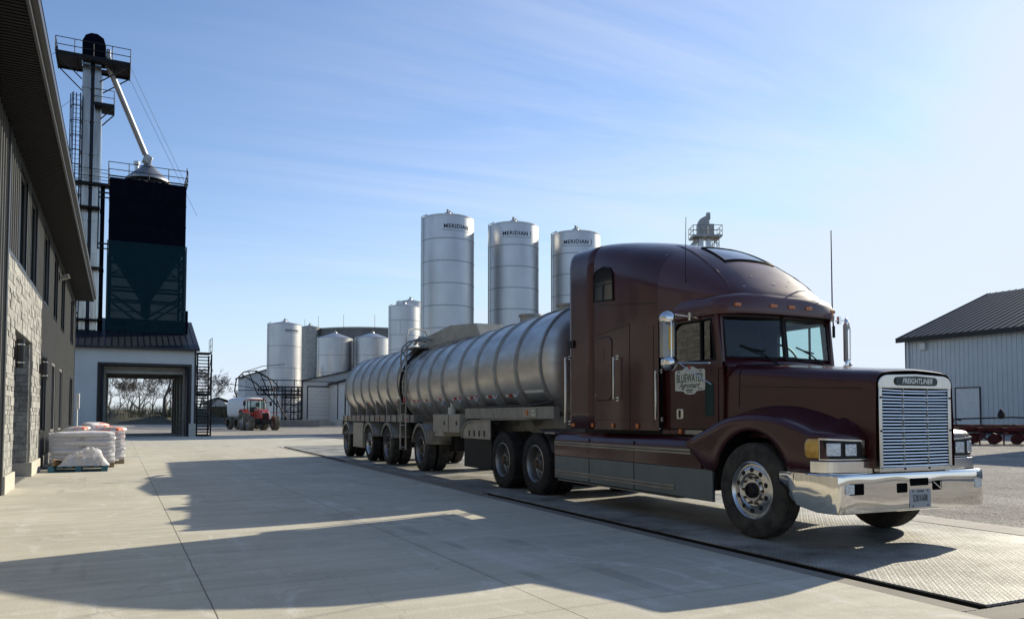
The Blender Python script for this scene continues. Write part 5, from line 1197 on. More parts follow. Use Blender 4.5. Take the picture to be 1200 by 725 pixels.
def slope_roof(x0, x1, s0, zs, s1, zr, s2, th=.07, mat='roofdark', P_=D_, step=.4, name='roof'):
    a = MB().prism([(x0, s0, zs), (x0, s1, zr), (x0, s2, zs), (x0, s2, zs - th), (x0, s1, zr - th), (x0, s0, zs - th)], (x1 - x0, 0, 0))
    r = P_(a, name, mat, smooth=0); q = MB(); u = x0 + .02
    while u < x1 - .05: q.beam((u, s0 + .01, zs + .018), (u, s1, zr + .018), .045, .04, up=(0, 0, 1)); q.beam((u, s2 - .01, zs + .018), (u, s1, zr + .018), .045, .04); u += step
    P_(q, 'roof_ribs', mat, r, smooth=0); return r
slope_roof(wl - .3, wr_ + .2, fw_ - .45, 6.16, 66.16, 8.9, bw + .45)
D_(MB().box(wl - .3, wr_ + .2, fw_ - .47, fw_ - .42, 5.98, 6.15).box(wl - .3, wr_ + .2, fw_ - .42, fw_, 6.03, 6.07), 'eave_trim', 'lampcol', smooth=0)
for x in (wl + .05, wr_ - .1): D_(MB().prism([(x, fw_, 6.05), (x, 66.16, 8.75), (x, bw, 6.05)], (.09, 0, 0)), 'gable_infill', 'clad_l', smooth=0)
# --- overhead bin, in one assembly with its screened support frame
bn = thing('overhead_bin', 'square navy storage bin with dark perforated screen round its lower half, above the drive-through', 'storage bin', (1.7, 64.6, 7.4), OFF)
N_ = lambda mb, n, m, p=bn, **k: mb.build(n, M[m] if isinstance(m, str) else m, p, OFF, **k)
b0, b1, q0, q1 = -.91, 4.16, 62.0, 67.2
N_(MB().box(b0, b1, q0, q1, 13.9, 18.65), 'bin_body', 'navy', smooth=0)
rbm = MB(); u = b0 + .1
while u < b1: rbm.box(u, u + .06, q0 - .03, q0 - .001, 14.0, 18.6); u += .25
u = q0 + .1
while u < q1: rbm.box(b1 + .001, b1 + .03, u, u + .06, 14.0, 18.6); rbm.box(b0 - .03, b0 - .001, u, u + .06, 14.0, 18.6); u += .25
for z in (15.5, 17.1): rbm.box(b0 - .05, b1 + .05, q0 - .05, q1 + .05, z, z + .03)
N_(rbm, 'bin_ribs', 'navy', smooth=0)
c0, c1, d0, d1 = b0 - .10, b1 + .12, q0 - .12, q1 + .12
sc1 = MB()
for a in ((c0, c1, d0, d0 + .01), (c0, c1, d1 - .01, d1), (c0, c0 + .01, d0 + .02, d1 - .02), (c1 - .01, c1, d0 + .02, d1 - .02)): sc1.box(*a, 7.5, 14.05)
N_(sc1, 'wind_screen', 'screen', smooth=0)
lt = MB()
for x in (b0 + .08, 1.62, b1 - .08):
    for s in (q0 + .1, q1 - .1): lt.box(x - .08, x + .08, s - .08, s + .08, 7.0, 13.9)
for z in (8.4, 9.6, 10.4, 11.4, 12.5, 13.3):
    for s in (q0 + .1, q1 - .1): lt.box(b0, b1, s - .05, s + .05, z, z + (.16 if z in (10.4, 11.4) else .08))
    for x in (b0 + .08, b1 - .08): lt.box(x - .05, x + .05, q0, q1, z, z + .10)
for s in (q0 + .05, q1 - .05):
    lt.beam((b0, s, 10.4), (1.5, s, 8.6), .12); lt.beam((b1, s, 10.4), (1.7, s, 8.6), .12); lt.beam((b0, s, 12.4), (1.0, s, 13.6), .10); lt.beam((b1, s, 12.4), (2.3, s, 13.6), .10)
N_(lt, 'support_frame', 'navy', smooth=0)
N_(MB().grid([[(b0 + .1, q0 + .2, 13.9), (b1 - .1, q0 + .2, 13.9), (b1 - .1, q1 - .2, 13.9), (b0 + .1, q1 - .2, 13.9)], [(1.3, 64.2, 10.1), (1.95, 64.2, 10.1), (1.95, 65.0, 10.1), (1.3, 65.0, 10.1)], [(1.3, 64.2, 9.0), (1.95, 64.2, 9.0), (1.95, 65.0, 9.0), (1.3, 65.0, 9.0)]], cv=True), 'hopper', 'navy', smooth=0)
N_(MB().box(c1 + .01, c1 + .18, d0 + .4, d0 + .8, 7.2, 9.3), 'side_duct', 'navy', smooth=0)
lv = MB()
for x in (b0 + .35, b1 - 1.25):
    for k in range(3): lv.box(x, x + .9, d0 - .03, d0 - .005, 8.05 + k * .16, 8.13 + k * .16)
N_(lv, 'louvre', 'screen', smooth=0)
def railing(mb, pts, z, h=1.05, step=1.2, r=.025, mid=2, toe=True):
    for a, b in zip(pts, pts[1:]):
        a, b = Vector((*a, z)), Vector((*b, z)); n = max(1, round((b - a).length / step))
        for k in range(n + 1): p = a.lerp(b, k / n); mb.cyl(p, p + Vector((0, 0, h)), r, n=5)
        for j in range(1, mid + 1): q = Vector((0, 0, h * j / mid)); mb.cyl(a + q, b + q, r, n=5)
        if toe: mb.beam(a + Vector((0, 0, .05)), b + Vector((0, 0, .05)), .02, .10)
rl = MB(); railing(rl, [(b0 - .1, q0 - .1), (b1 + .1, q0 - .1), (b1 + .1, q1 + .1), (b0 - .1, q1 + .1), (b0 - .1, q0 - .1)], 18.68, r=.03)
N_(rl, 'roof_railing', 'blacksteel', smooth=0)
gt = MB(); gt.tube([(b1 + .1, q0 + 1.0, 18.7), (b1 + .1, q0 + 1.0, 20.3), (b1 + .1, q0 + .4, 19.8)], .03, 5); N_(gt, 'ladder_guard', 'blacksteel')
# distributor: cone hood with spouts fanning into the bin cells
ds = thing('grain_distributor', 'grey steel cone distributor with short spouts on the roof of the navy bin', 'distributor', (1.62, 64.6, 18.65), OFF)
MB().lathe([(.16, 2.25), (.24, 2.05), (1.58, .78), (1.60, .66), (1.50, .66)], (1.62, 64.6, 18.65), (0, 0, 1), 32).build('cone_hood', M['siloseam'], ds, OFF)
for k in range(10):
    a = 2 * pi * (k + .3) / 10; c_, s__ = cos(a), sin(a)
    MB().tube([(1.62 + .95 * c_, 64.6 + .95 * s__, 19.40), (1.62 + 1.2 * c_, 64.6 + 1.2 * s__, 19.1), (1.62 + 1.85 * c_, 64.6 + 1.85 * s__, 18.66)], .19, 10).build('spout', M['galv'], ds, OFF)
vt = thing('vent_pipe', 'short capped steel vent pipe behind the distributor cone', 'vent pipe', (.75, 65.6, 18.65), OFF)
MB().cyl((.85, 65.8, 18.65), (.85, 65.8, 20.9), .16, n=14).build('pipe', M['galv'], vt, OFF); MB().cyl((.85, 65.8, 20.9), (.85, 65.8, 21.15), .24, n=14).build('cap', M['galv'], vt, OFF)
# --- bucket elevator
el = thing('bucket_elevator', 'tall twin leg steel bucket elevator with top platform and caged ladder by the navy bin', 'grain elevator', (-2.25, 62.6, 0), OFF)
E_ = lambda mb, n, m, p=el, **k: mb.build(n, M[m] if isinstance(m, str) else m, p, OFF, **k)
for x0, x1 in ((-2.80, -2.30), (-2.02, -1.62)): 
    q = MB().box(x0, x1, 62.35, 62.85, 0, 26.9)
    lgn = E_(q, 'leg', 'legmetal', smooth=0)
    fl_ = MB()
    for k in range(11): fl_.box(x0 - .04, x1 + .04, 62.31, 62.89, 2.4 * k + 1, 2.4 * k + 1.06)
    fl_.each('leg_flange', M['legmetal'], lgn, OFF, smooth=0)
E_(MB().box(-1.50, -1.22, 62.5, 62.8, 7.5, 18.0), 'down_pipe', 'navy', smooth=0)
E_(MB().box(-2.28, -2.04, 62.45, 62.8, 0, 26.8), 'return_leg', 'roofdark', smooth=0)
E_(MB().cyl((-2.86, 62.3, 0), (-2.86, 62.3, 24.0), .05, n=8).cyl((-1.57, 62.28, 0), (-1.57, 62.28, 26.0), .06, n=8), 'cable_conduit', 'galv', smooth=40)
hd = [(-2.85, 26.9), (-2.85, 28.3), (-2.65, 28.75), (-2.3, 28.95), (-1.9, 28.95), (-1.5, 28.7), (-1.35, 28.2), (-1.35, 26.9)]
E_(MB().prism([(x, 62.05, z) for x, z in hd], (0, 1.1, 0)), 'head_housing', 'navy', smooth=0, bevel=.05)
E_(MB().cyl((-1.34, 62.6, 27.3), (-1.0, 62.6, 27.3), .35, n=16).box(-1.32, -1.05, 62.3, 62.9, 27.2, 28.1), 'drive_motor', 'alu_d', bevel=.03)
pf = MB().box(-4.45, -2.86, 61.3, 63.9, 26.78, 26.86).box(-2.86, .25, 61.3, 62.0, 26.78, 26.86).box(-2.86, .25, 63.2, 63.9, 26.78, 26.86).box(-1.3, .25, 62.0, 63.2, 26.78, 26.86)
for x in (-4.4, -3.2, -1.0, .2): pf.beam((x, 61.3, 26.7), (x, 63.9, 26.7), .08, .14)
for s in (61.35, 63.85): pf.beam((-4.45, s, 26.72), (.25, s, 26.72), .08, .10)
for s in (61.4, 63.8): pf.beam((-4.3, s, 26.65), (-2.8, s, 25.2), .07); pf.beam((.1, s, 26.65), (-1.7, s, 25.2), .07)
E_(pf, 'head_platform', 'blacksteel', smooth=0)
rl = MB(); railing(rl, [(-4.45, 61.3), (.25, 61.3), (.25, 63.9), (-4.45, 63.9), (-4.45, 61.3)], 26.86, r=.03); E_(rl, 'platform_railing', 'blacksteel', smooth=0)
for zz, a, b in ((23.6, -2.0, -.75), (16.2, -3.2, -1.5), (11.9, -3.1, -1.2), (8.2, -3.1, -1.2)):
    p_ = MB().box(a, b, 61.5, 63.3, zz, zz + .08)
    if zz > 20: railing(p_, [(a, 61.5), (b, 61.5), (b, 63.3)], zz + .08, r=.025); p_.beam((-1.6, 61.6, zz - 1.0), (b, 61.6, zz), .07); p_.beam((-1.6, 63.2, zz - 1.0), (b, 63.2, zz), .07)
    E_(p_, 'rest_platform', 'blacksteel', smooth=0)
cg = MB(); lx, ly = -3.12, 62.1
for x in (lx - .22, lx + .22): cg.beam((x, ly + .35, 2.5), (x, ly + .35, 24.6), .06)
z = 2.6
while z < 24.5: cg.cyl((lx - .22, ly + .35, z), (lx + .22, ly + .35, z), .018, n=5); z += .33
z = 4.5
while z < 24.3: cg.tube([(lx + .38 * cos(R(a)), ly + .05 + .40 * sin(R(a)), z) for a in range(40, -221, -26)], .034, 4); z += 1.05
for a in (0, -45, -90, -135, -180): cg.beam((lx + .38 * cos(R(a)), ly + .05 + .40 * sin(R(a)), 4.5), (lx + .38 * cos(R(a)), ly + .05 + .40 * sin(R(a)), 24.3), .06)
E_(cg, 'caged_ladder', 'blacksteel', smooth=0)
bg_ = MB().box(-3.4, b0 - .02, 62.0, 62.9, 17.95, 18.03); railing(bg_, [(-3.4, 62.0), (b0 - .1, 62.0)], 18.03, r=.025); railing(bg_, [(-3.4, 62.9), (b0 - .1, 62.9)], 18.03, r=.025)
for z in (17.5, 13.8): bg_.beam((-1.6, 62.2, z), (b0, 62.2, z), .10); bg_.beam((-1.6, 62.2, z - .35), (b0, 62.2, z - .35), .08)
bg_.beam((-1.6, 62.25, 13.4), (-1.6, 62.25, 18.0), .08)
E_(bg_, 'catwalk', 'blacksteel', smooth=0)
spt = thing('grain_spout', 'long sloping galvanised spout from the elevator head down to the distributor cone', 'spout', (1.6, 64.5, 20.6), OFF)
MB().tube([(-1.25, 62.7, 27.05), (-1.0, 62.8, 26.6), (1.42, 64.45, 21.35)], .21, 14).build('pipe', M['siloseam'], spt, OFF)
MB().obox((1.55, 64.52, 21.0), (.26, .05, -.15), (-.04, .28, 0), (.10, .02, .32)).build('elbow', M['alu_d'], spt, OFF, bevel=.04)
guy = thing('guy_wires', 'thin steel guy wires bracing the elevator head', 'guy wires', (-2.2, 62.6, 26.8), OFF)
for a, b in (((.2, 63.8, 26.8), (5.4, 68.0, 18.0)), ((.2, 61.4, 26.8), (4.2, 62.2, 18.7)), ((-4.4, 61.4, 26.8), (-14, 66, 20.0)), ((-2.9, 62.6, 24.6), (-14, 60, 12.0))):
    MB().cyl(a, b, .012, n=5).build('wire', M['blacksteel'], guy, OFF)
# --- exterior stair
stt = thing('exterior_stairs', 'black steel zigzag stairs against the right end of the drive-through shed', 'staircase', (5.35, 59.6, 0), OFF)
S_ = lambda mb, n, m, **k: mb.build(n, M[m], stt, OFF, **k)
a = MB()
for x in (4.92, 5.85):
    for s in (59.1, 61.2): a.box(x - .05, x + .05, s - .05, s + .05, 0, 5.9)
for s in (59.1, 61.2): a.box(4.87, 5.9, s - .05, s + .05, 2.9, 3.05); a.box(4.87, 5.9, s - .05, s + .05, 0, .1)
for k in range(4): a.beam((4.92, 59.1, k * 1.45 + .1), (4.92, 61.2, k * 1.45 + 1.4), .05); a.beam((5.85, 59.1, k * 1.45 + 1.4), (5.85, 61.2, k * 1.45 + .1), .05)
S_(a, 'stair_frame', 'blacksteel', smooth=0)
a = MB()
for k in range(26):
    z = .25 + k * .225; s = 59.2 + (k % 13) * .15 if (k // 13) % 2 == 0 else 61.1 - (k % 13) * .15; a.box(4.98, 5.80, s, s + .28, z, z + .07)
a.box(4.9, 5.86, 59.2, 61.2, 5.95, 6.0)
S_(a, 'treads', 'blacksteel', smooth=0)
a = MB(); railing(a, [(4.9, 59.1), (5.88, 59.1), (5.88, 61.2)], 3.1, r=.02); railing(a, [(5.88, 59.1), (5.88, 61.2)], 6.0, r=.02); S_(a, 'handrail', 'blacksteel', smooth=0)
def cpos(u, D, z=0):
    """world point at depth D metres ahead, seen in column u of the survey photograph"""
    r = (u - 600) / 902 * D; return (.4242 * D + .9056 * r, .9056 * D - .4242 * r, z)
# ------------------------------------------------------------------ tall smooth wall silos
def silo(name, label, x, y, rad, h, nseam, group=None, lettering=None, mats=('silo', 'siloseam'), cone=.10, vseam=True, face=0., first=2.0, step=None):
    t_ = thing(name, label, 'silo', (x, y, 0), group=group); n = 72
    MB().cyl((x, y, 0), (x, y, h), rad, n=n, cap=False).build('silo_wall', M[mats[0]], t_, smooth=60)
    rc = rad * cone + .25
    MB().lathe([(rad + .02, -.05), (rad + .03, .03), (rad * .95, .12), (.35, rc + .1), (.3, rc + .22), (.0, rc + .22)], (x, y, h), (0, 0, 1), n).build('silo_roof', M[mats[0]], t_, smooth=30)
    sm_ = MB(); step = step or (h - first) / (nseam - .5)
    for k in range(nseam):
        z = h - first - k * step
        if z > .3: sm_.lathe([(rad + .002, -.04), (rad + .022, -.03), (rad + .022, .03), (rad + .002, .04)], (x, y, z), (0, 0, 1), n)
    if vseam:
        for k in range(nseam + 1):
            zt = h if k == 0 else h - first - (k - 1) * step; zb = h - first - k * step
            a = face + R(22 * (-1) ** k + 8 * k); c_, s__ = cos(a), sin(a)
            if zb > 0: sm_.beam((x + (rad + .004) * c_, y + (rad + .004) * s__, zb), (x + (rad + .004) * c_, y + (rad + .004) * s__, zt), .03, .015, up=(c_, s__, 0))
    sm_.each('weld_seam', M[mats[1]], t_, smooth=0)
    pp = MB(); a = face - R(68); c_, s__ = cos(a), sin(a); pp.tube([(x + (rad + .12) * c_, y + (rad + .12) * s__, .3), (x + (rad + .12) * c_, y + (rad + .12) * s__, h + .1), (x + (rad - .4) * c_, y + (rad - .4) * s__, h + .35)], .06, 6)
    pp.build('fill_pipe', M['galv'], t_)
    v = MB().cyl((x, y, h + rc + .2), (x, y, h + rc + .55), .12, n=8).beam((x, y, h + rc + .5), (x + .5, y, h + rc + .2), .08); v.build('roof_vent', M['alu_d'], t_)
    if lettering:
        txt, size, ang, dz = lettering; a0 = face + ang
        f = lambda u, v_, d: (x + (rad + .012 + d) * cos(a0 + u / rad), y + (rad + .012 + d) * sin(a0 + u / rad), h - dz + v_)
        tx = text(txt, size, f, .004, bold=size * .025, spx=1.08, shear=.0)
        L_ = len(txt) * size * .36
        if size > .2:
            for r_ in ([(lerp(-L_ * .95, L_ * 1.12, k / 20), -size * .62 - .10 * size * sin(pi * k / 20)) for k in range(21)],):
                tx.grid([[f(u, v_ + .015, .004), f(u, v_ - .012, .004)] for u, v_ in r_])
            tx.grid([[f(L_ * 1.0 + .32 * size * cos(R(b)), .05 + .52 * size * sin(R(b)), .004), f(L_ * 1.0 + .20 * size * cos(R(b)), .05 + .42 * size * sin(R(b)), .004)] for b in range(-80, 81, 16)])
        tx.build('silo_lettering', M['navytxt'], t_)
    return t_
def facing(x, y): return math.atan2(-y, -x)
for u, D, rad, h, lab, ang in ((524, 65, 2.32, 18.62, 'tall smooth steel silo, leftmost of the three that tower behind the tank trailer', .36), (601.7, 68, 2.32, 18.72, 'tall smooth steel silo, middle one of the three behind the tank trailer', .08), (675.2, 69.5, 2.30, 18.3, 'tall smooth steel silo, partly hidden behind the maroon sleeper', .02)):
    x, y, _ = cpos(u, D + rad)
    silo('tall_silo', lab, x, y, rad, h, 9, 'tall smooth wall silos behind the trailer', ('MERIDIAN', .49, ang, 1.0), face=facing(x, y), first=2.0, step=1.92, vseam=False)
x, y, _ = cpos(332.5, 114)
silo('round_silo', 'galvanised silo with low cone roof left of the white shed', x, y, 2.47, 14.9, 4, 'smaller silos round the white shed', ('MERIDIAN', .42, .45, .95), face=facing(x, y), first=3.2, step=3.2)
x, y, _ = cpos(362, 150)
silo('round_silo', 'grey silo mostly hidden between the left galvanised silo and the concrete tank', x, y, 2.3, 18.6, 5, 'smaller silos round the white shed', mats=('alu_d', 'siloseam'), face=facing(x, y), first=2.5, step=2.8, vseam=False)
for u, lab in ((392, 'squat galvanised silo nearer the white shed gable, one of the pair before the concrete tank'), (436, 'squat galvanised silo nearer the tall silos, before the concrete tank')):
    x, y, _ = cpos(u, 130)
    silo('squat_silo', lab, x, y, 2.95, 14.5, 4, 'smaller silos round the white shed', face=facing(x, y), cone=.22, first=2.9, step=2.9)
x, y, _ = cpos(473, 110)
silo('round_silo', 'mid height galvanised silo just left of the first tall silo', x, y, 2.2, 17.0, 6, 'smaller silos round the white shed', face=facing(x, y), first=2.0, step=2.1)
x, y, _ = cpos(480, 122)
silo('round_silo', 'galvanised silo just visible behind the mid height silo', x, y, 2.2, 19.4, 6, 'smaller silos round the white shed', face=facing(x, y), first=2.0, step=2.2)
# concrete tank
x, y, _ = cpos(432, 161)
ct = thing('concrete_tank', 'broad weathered round concrete tank behind the galvanised silos', 'tank', (x, y, 0))
MB().cyl((x, y, 0), (x, y, 18.6), 13.6, n=96).build('tank_wall', M['conc_w'], ct, smooth=40)
a = MB()
for z in (3, 6, 9, 12, 15): a.lathe([(13.6, -.05), (13.63, 0), (13.6, .05)], (x, y, z), (0, 0, 1), 96)
a.lathe([(13.6, -.35), (13.75, -.35), (13.75, 0), (13.6, 0)], (x, y, 18.6), (0, 0, 1), 96); a.build('pour_rings', M['frame_grey'], ct)
a = MB()
for k in range(14): b = 2 * pi * k / 14 + .05; a.cyl((x + 13.4 * cos(b), y + 13.4 * sin(b), 18.6), (x + 13.4 * cos(b), y + 13.4 * sin(b), 21.0), .05, n=5)
a.each('roof_post', M['alu_d'], ct)
# distant elevator leg beyond the truck roof
x, y, _ = cpos(829, 78); fc = Matrix.Translation((x, y, 0)) @ Matrix.Rotation(R(-25), 4, 'Z')
dl = thing('distant_elevator', 'galvanised elevator head with railed platform rising behind the truck roof', 'grain elevator', (0, 0, 0), fc)
def Q_(mb, n, m, p=dl): return mb.build(n, M[m], p, fc, smooth=0)
Q_(MB().box(-.75, -.30, -.3, .3, 0, 20.0).box(.05, .45, -.3, .3, 0, 20.0), 'leg', 'silo')
Q_(MB().prism([(-.85, -.4, 19.7), (-.85, -.4, 21.0), (-.6, -.4, 21.5), (-.1, -.4, 21.8), (.3, -.4, 21.6), (.3, -.4, 19.7)], (0, .8, 0)).box(.1, .45, -.2, .2, 21.5, 22.2).box(.32, .8, -.3, .3, 19.9, 21.0), 'head_housing', 'alu_d')
a = MB().box(-1.5, 1.45, -1.0, 1.0, 19.55, 19.66); railing(a, [(-1.5, -1), (1.45, -1), (1.45, 1), (-1.5, 1), (-1.5, -1)], 19.66, r=.035); a.beam((-1.3, 0, 19.5), (-.7, 0, 18.7), .08); a.beam((1.3, 0, 19.5), (.45, 0, 18.7), .08)
Q_(a, 'head_platform', 'alu_d')
a = MB()
for q in (.75, 1.25):
    for s_ in (-.4, .4): a.beam((q, s_, 0), (q, s_, 19.5), .07)
for k in range(20): a.beam((.75, -.4, k), (1.25, -.4, k + 1), .05); a.beam((1.25, .4, k), (.75, .4, k + 1), .05); a.beam((.75, -.4, k), (1.25, -.4, k), .05)
Q_(a, 'support_tower', 'alu_d'); Q_(MB().beam((-.7, 0, 19.6), (-4.6, 0, 15.0), .45), 'spout', 'alu_d')
# ------------------------------------------------------------------ white shed with roller door
ws_ = thing('white_shed', 'low white steel shed with a roller door and dark trim, before the squat silos', 'shed', (30, 128, 0), OFF)
X_ = lambda mb, n, m, p=ws_: mb.build(n, M[m] if isinstance(m, str) else m, p, OFF, smooth=0)
s = 121.7; w0, w1, w2 = 25.35, 42.0, 58.6
X_(MB().plate([(w0, 0), (w2, 0), (w2, 7.0), (w1, 10.75), (w0, 7.0)], [[(26.25, 1.0), (30.25, 1.0), (30.25, 6.0), (26.25, 6.0)]], lambda u, v: (u, s, v), (0, .15, 0)).box(w0 - .001, w0 + .15, s + .151, s + 30, 0, 6.95).box(w2 - .15, w2, s + .151, s + 30, 0, 6.95), 'walls', 'clad_w')
a = MB(); u = w0 + .2
while u < w2:
    zt = 7.0 + (3.75 * (u - w0) / (w1 - w0) if u < w1 else 3.75 * (w2 - u) / (w2 - w1)) - .15
    if 26.1 < u < 30.4: a.box(u, u + .07, s - .03, s - .001, 6.2, zt)
    else: a.box(u, u + .07, s - .03, s - .001, 1.0, zt)
    u += .45
u = s + .4
while u < s + 30: a.box(w0 - .03, w0 - .002, u, u + .07, .9, 6.9); u += .6
X_(a, 'cladding_ribs', 'clad_w')
X_(MB().box(w0 - .06, w0 + .10, s - .06, s - .031, 0, 7.0).box(26.08, 26.24, s - .06, s - .002, .9, 6.15).box(30.26, 30.42, s - .06, s - .002, .9, 6.15).box(26.08, 30.42, s - .062, s - .003, 6.02, 6.2).box(w0, 30.8, s - .055, s - .032, 6.85, 6.95), 'trim', 'lampcol')
dr = X_(MB().box(26.25, 30.25, s + .03, s + .08, 1.0, 6.0), 'roller_door', 'white'); a = MB()
for k in range(1, 8): a.box(26.26, 30.24, s + .018, s + .029, 1.0 + k * .62, 1.03 + k * .62)
X_(a, 'door_grooves', 'alu_d', dr)
X_(MB().prism([(w0 - .5, s - .5, 6.95), (w1, s - .5, 10.95), (w2 + .5, s - .5, 6.95), (w2 + .5, s - .5, 6.80), (w1, s - .5, 10.80), (w0 - .5, s - .5, 6.80)], (0, 31, 0)), 'roof', 'roofdark')
X_(MB().box(w0 - .55, w0 - .5, s - .5, s + 30, 6.75, 6.96), 'gutter', 'white')
X_(MB().box(w0 - .05, 31, s - .2, s - .001, 0, .95).box(24.0, 31.5, s - 3.4, s - .2, 0, .55), 'loading_slab', 'plinth')
w_s = thing('side_annex', 'white annex with dark sloping roof and narrow door beside the roller door shed', 'shed', (33, 118, 0), OFF)
Y_ = lambda mb, n, m, p=w_s: mb.build(n, M[m], p, OFF, smooth=0)
s = 116.5
Y_(MB().plate([(29.6, 0), (46.0, 0), (46, 6.8), (40, 9.4), (29.6, 6.6)], [], lambda u, v: (u, s, v), (0, .15, 0)).box(29.6, 29.75, s + .151, 121.6, 0, 6.6), 'walls', 'clad_w')
Y_(MB().prism([(29.3, s - .5, 6.62), (40, s - .5, 9.65), (46.3, s - .5, 6.8), (46.3, s - .5, 6.55), (40, s - .5, 9.35), (29.3, s - .5, 6.35)], (0, 5.6, 0)), 'roof', 'roofdark')
Y_(MB().box(29.54, 29.68, s - .04, s - .001, 0, 6.4).box(31.3, 31.36, s - .02, s - .001, 1.1, 3.6).box(32.3, 32.36, s - .02, s - .001, 1.1, 3.6).box(31.3, 32.36, s - .02, s - .002, 3.61, 3.66), 'trim', 'lampcol')
Y_(MB().box(31.37, 32.29, s - .015, s - .001, 1.1, 3.6), 'door', 'white'); Y_(MB().box(29.5, 46, s - .3, s - .05, 0, 1.0), 'foundation', 'plinth')
# tall open gable behind the loadout: grey shed wall left of the round silo
gsb = thing('grey_shed', 'grey sloped roof shed behind the black loading frame', 'shed', (17, 128, 0), OFF)
MB().plate([(17.7, 0), (24.0, 0), (24.0, 9.9), (17.7, 7.8)], [], lambda u, v: (u, 128, v), (0, 8, 0)).build('walls', M['clad_l'], gsb, OFF, smooth=0)
MB().prism([(17.2, 127.8, 7.8), (24.2, 127.8, 10.1), (24.2, 127.8, 9.93), (17.2, 127.8, 7.62)], (0, 8.4, 0)).build('roof', M['roofdark'], gsb, OFF, smooth=0)
# black steel load-out frame with loading arms
lo = thing('loading_frame', 'black steel load-out platform with curved loading arms behind the red tractor', 'loading platform', (18, 110, 0), OFF)
Z_ = lambda mb, n, m='blacksteel', p=lo, **k: mb.build(n, M[m], p, OFF, **k)
a = MB(); s = 108.
def uw(u): return interp(u, [(240, 9.66), (285, 15.0 - .15), (315, 18.0), (345, 21.45), (355, 22.6)])
for x in (19.1, 20.2, 21.4, 22.4):
    for q in (s, s + 2.2): a.box(x - .07, x + .07, q - .07, q + .07, 0, 5.4)
for z in (1.0, 2.0, 3.0, 4.0, 4.9): a.box(20.0, 22.5, s - .05, s + .05, z, z + .12); a.box(20.0, 22.5, s + 2.15, s + 2.25, z, z + .12)
for k in range(14): a.box(20.3, 22.3, s + .2 + k * .13, s + .45 + k * .13, .3 + k * .33, .36 + k * .33)
for k in range(5): a.beam((20.2, s, k), (21.4, s, k + 1), .06); a.beam((22.4, s, k), (21.4, s, k + 1), .06)
a.box(17.0, 22.6, s - .1, s + 2.4, 4.3, 4.4)
Z_(a, 'stair_tower', smooth=0)
a = MB(); railing(a, [(17.0, s), (22.5, s), (22.5, s + 2.3)], 4.4, h=1.1, r=.05, step=.7); railing(a, [(17.0, s + 2.3), (22.5, s + 2.3)], 4.4, h=1.1, r=.05, step=.7); a.box(16.9, 22.6, s - .1, s - .02, 6.3, 6.42)
for x in (19.1, 21.4): a.box(x - .05, x + .05, s - .05, s + .05, 5.3, 6.3)
Z_(a, 'platform_railing', smooth=0)
a = MB()
a.tube([(14.0, s - 1, 4.3), (13.5, s - 1, 6.0), (13.7, s - 1, 8.0), (14.6, s - 1, 9.2), (16.2, s - 1, 9.5), (17.8, s - 1, 8.4), (18.6, s - 1, 5.6), (19.4, s - 1, 3.2), (20.4, s - 1, 1.2)], .09, 7)
a.tube([(14.3, s - 1, 8.9), (16.4, s, 7.4), (18.0, s, 5.2), (19.3, s, 3.4)], .10, 7)
a.tube([(14.6, s - 1, 9.2), (17.2, s, 10.4), (20.5, s + 2, 11.0)], .06, 6)
a.tube([(11.3, s - 1, 6.2), (11.9, s - 1, 7.3), (13.6, s - 1, 7.05), (17.0, s, 6.4), (20.4, s, 6.9)], .06, 6)
a.tube([(13.6, s - 1, 6.1), (16.5, s, 6.3), (20.0, s, 6.6)], .07, 6).tube([(15.4, s, 9.3), (16.6, s, 5.4)], .07, 5).tube([(16.8, s, 9.4), (18.2, s, 5.2)], .07, 5).tube([(16.2, s, 9.5), (18.5, s, 8.0), (19.3, s, 6.9)], .09, 5)
a.v = [(x, y, z * .79) for x, y, z in a.v]
Z_(a, 'loading_arm')
Z_(MB().box(18.4, 24.6, s - 1.4, s + 3, 0, .9), 'concrete_base', 'conc_w', smooth=0)
# small far shed, doorway shade drawn as a black panel on the wall
fs = thing('far_shed', 'small pale shed, the shade in its doorway painted as a black panel, far behind the stairs', 'shed', (19.5, 181, 0), OFF)
V_ = lambda mb, n, m: mb.build(n, M[m], fs, OFF, smooth=0)
V_(MB().plate([(16.6, 0), (21.0, 0), (21, 3.9), (19.6, 5.2), (18.3, 5.2), (16.6, 4.4)], [], lambda u, v: (u + .4, 181, v), (0, 8, 0)).box(21.4, 26, 181.2, 188, 0, 4.2), 'walls', 'clad_w')
V_(MB().box(17.6, 21.5, 180.94, 180.99, 0, 3.6), 'doorway', 'black'); V_(MB().prism([(16.2, 180.6, 4.3), (19.4, 180.6, 5.7), (23.4, 180.6, 4.4), (23.4, 180.6, 4.2), (19.4, 180.6, 5.45), (16.2, 180.6, 4.1)], (0, 9, 0)), 'roof', 'roofdark')
# ------------------------------------------------------------------ tractor with sprayer tank
tf = Matrix.Translation((*cpos(303, 79)[:2], 0)) @ Matrix.Rotation(R(14), 4, 'Z')   # tractor faces local -y
tr = thing('tractor', 'red farm tractor with muddy tyres facing the camera in front of the loading frame', 'tractor', (0, 0, 0), tf)
K_ = lambda mb, n, m, p=tr, **k: mb.build(n, M[m], p, tf, **k)
K_(MB().prism([(-.42, -1.95, 1.15), (-.42, -1.98, 1.75), (-.42, -1.80, 2.0), (-.42, -.9, 2.12), (-.42, .15, 2.2), (-.42, .15, 1.15)], (.84, 0, 0)), 'bonnet', 'red_t', bevel=.09)
K_(MB().box(-.33, .33, -2.02, -1.96, 1.22, 1.72), 'grille', 'black', bevel=.02); K_(MB().box(-.38, -.14, -2.03, -1.95, 1.76, 1.88).box(.14, .38, -2.03, -1.95, 1.76, 1.88), 'headlamps', 'lens', bevel=.02)
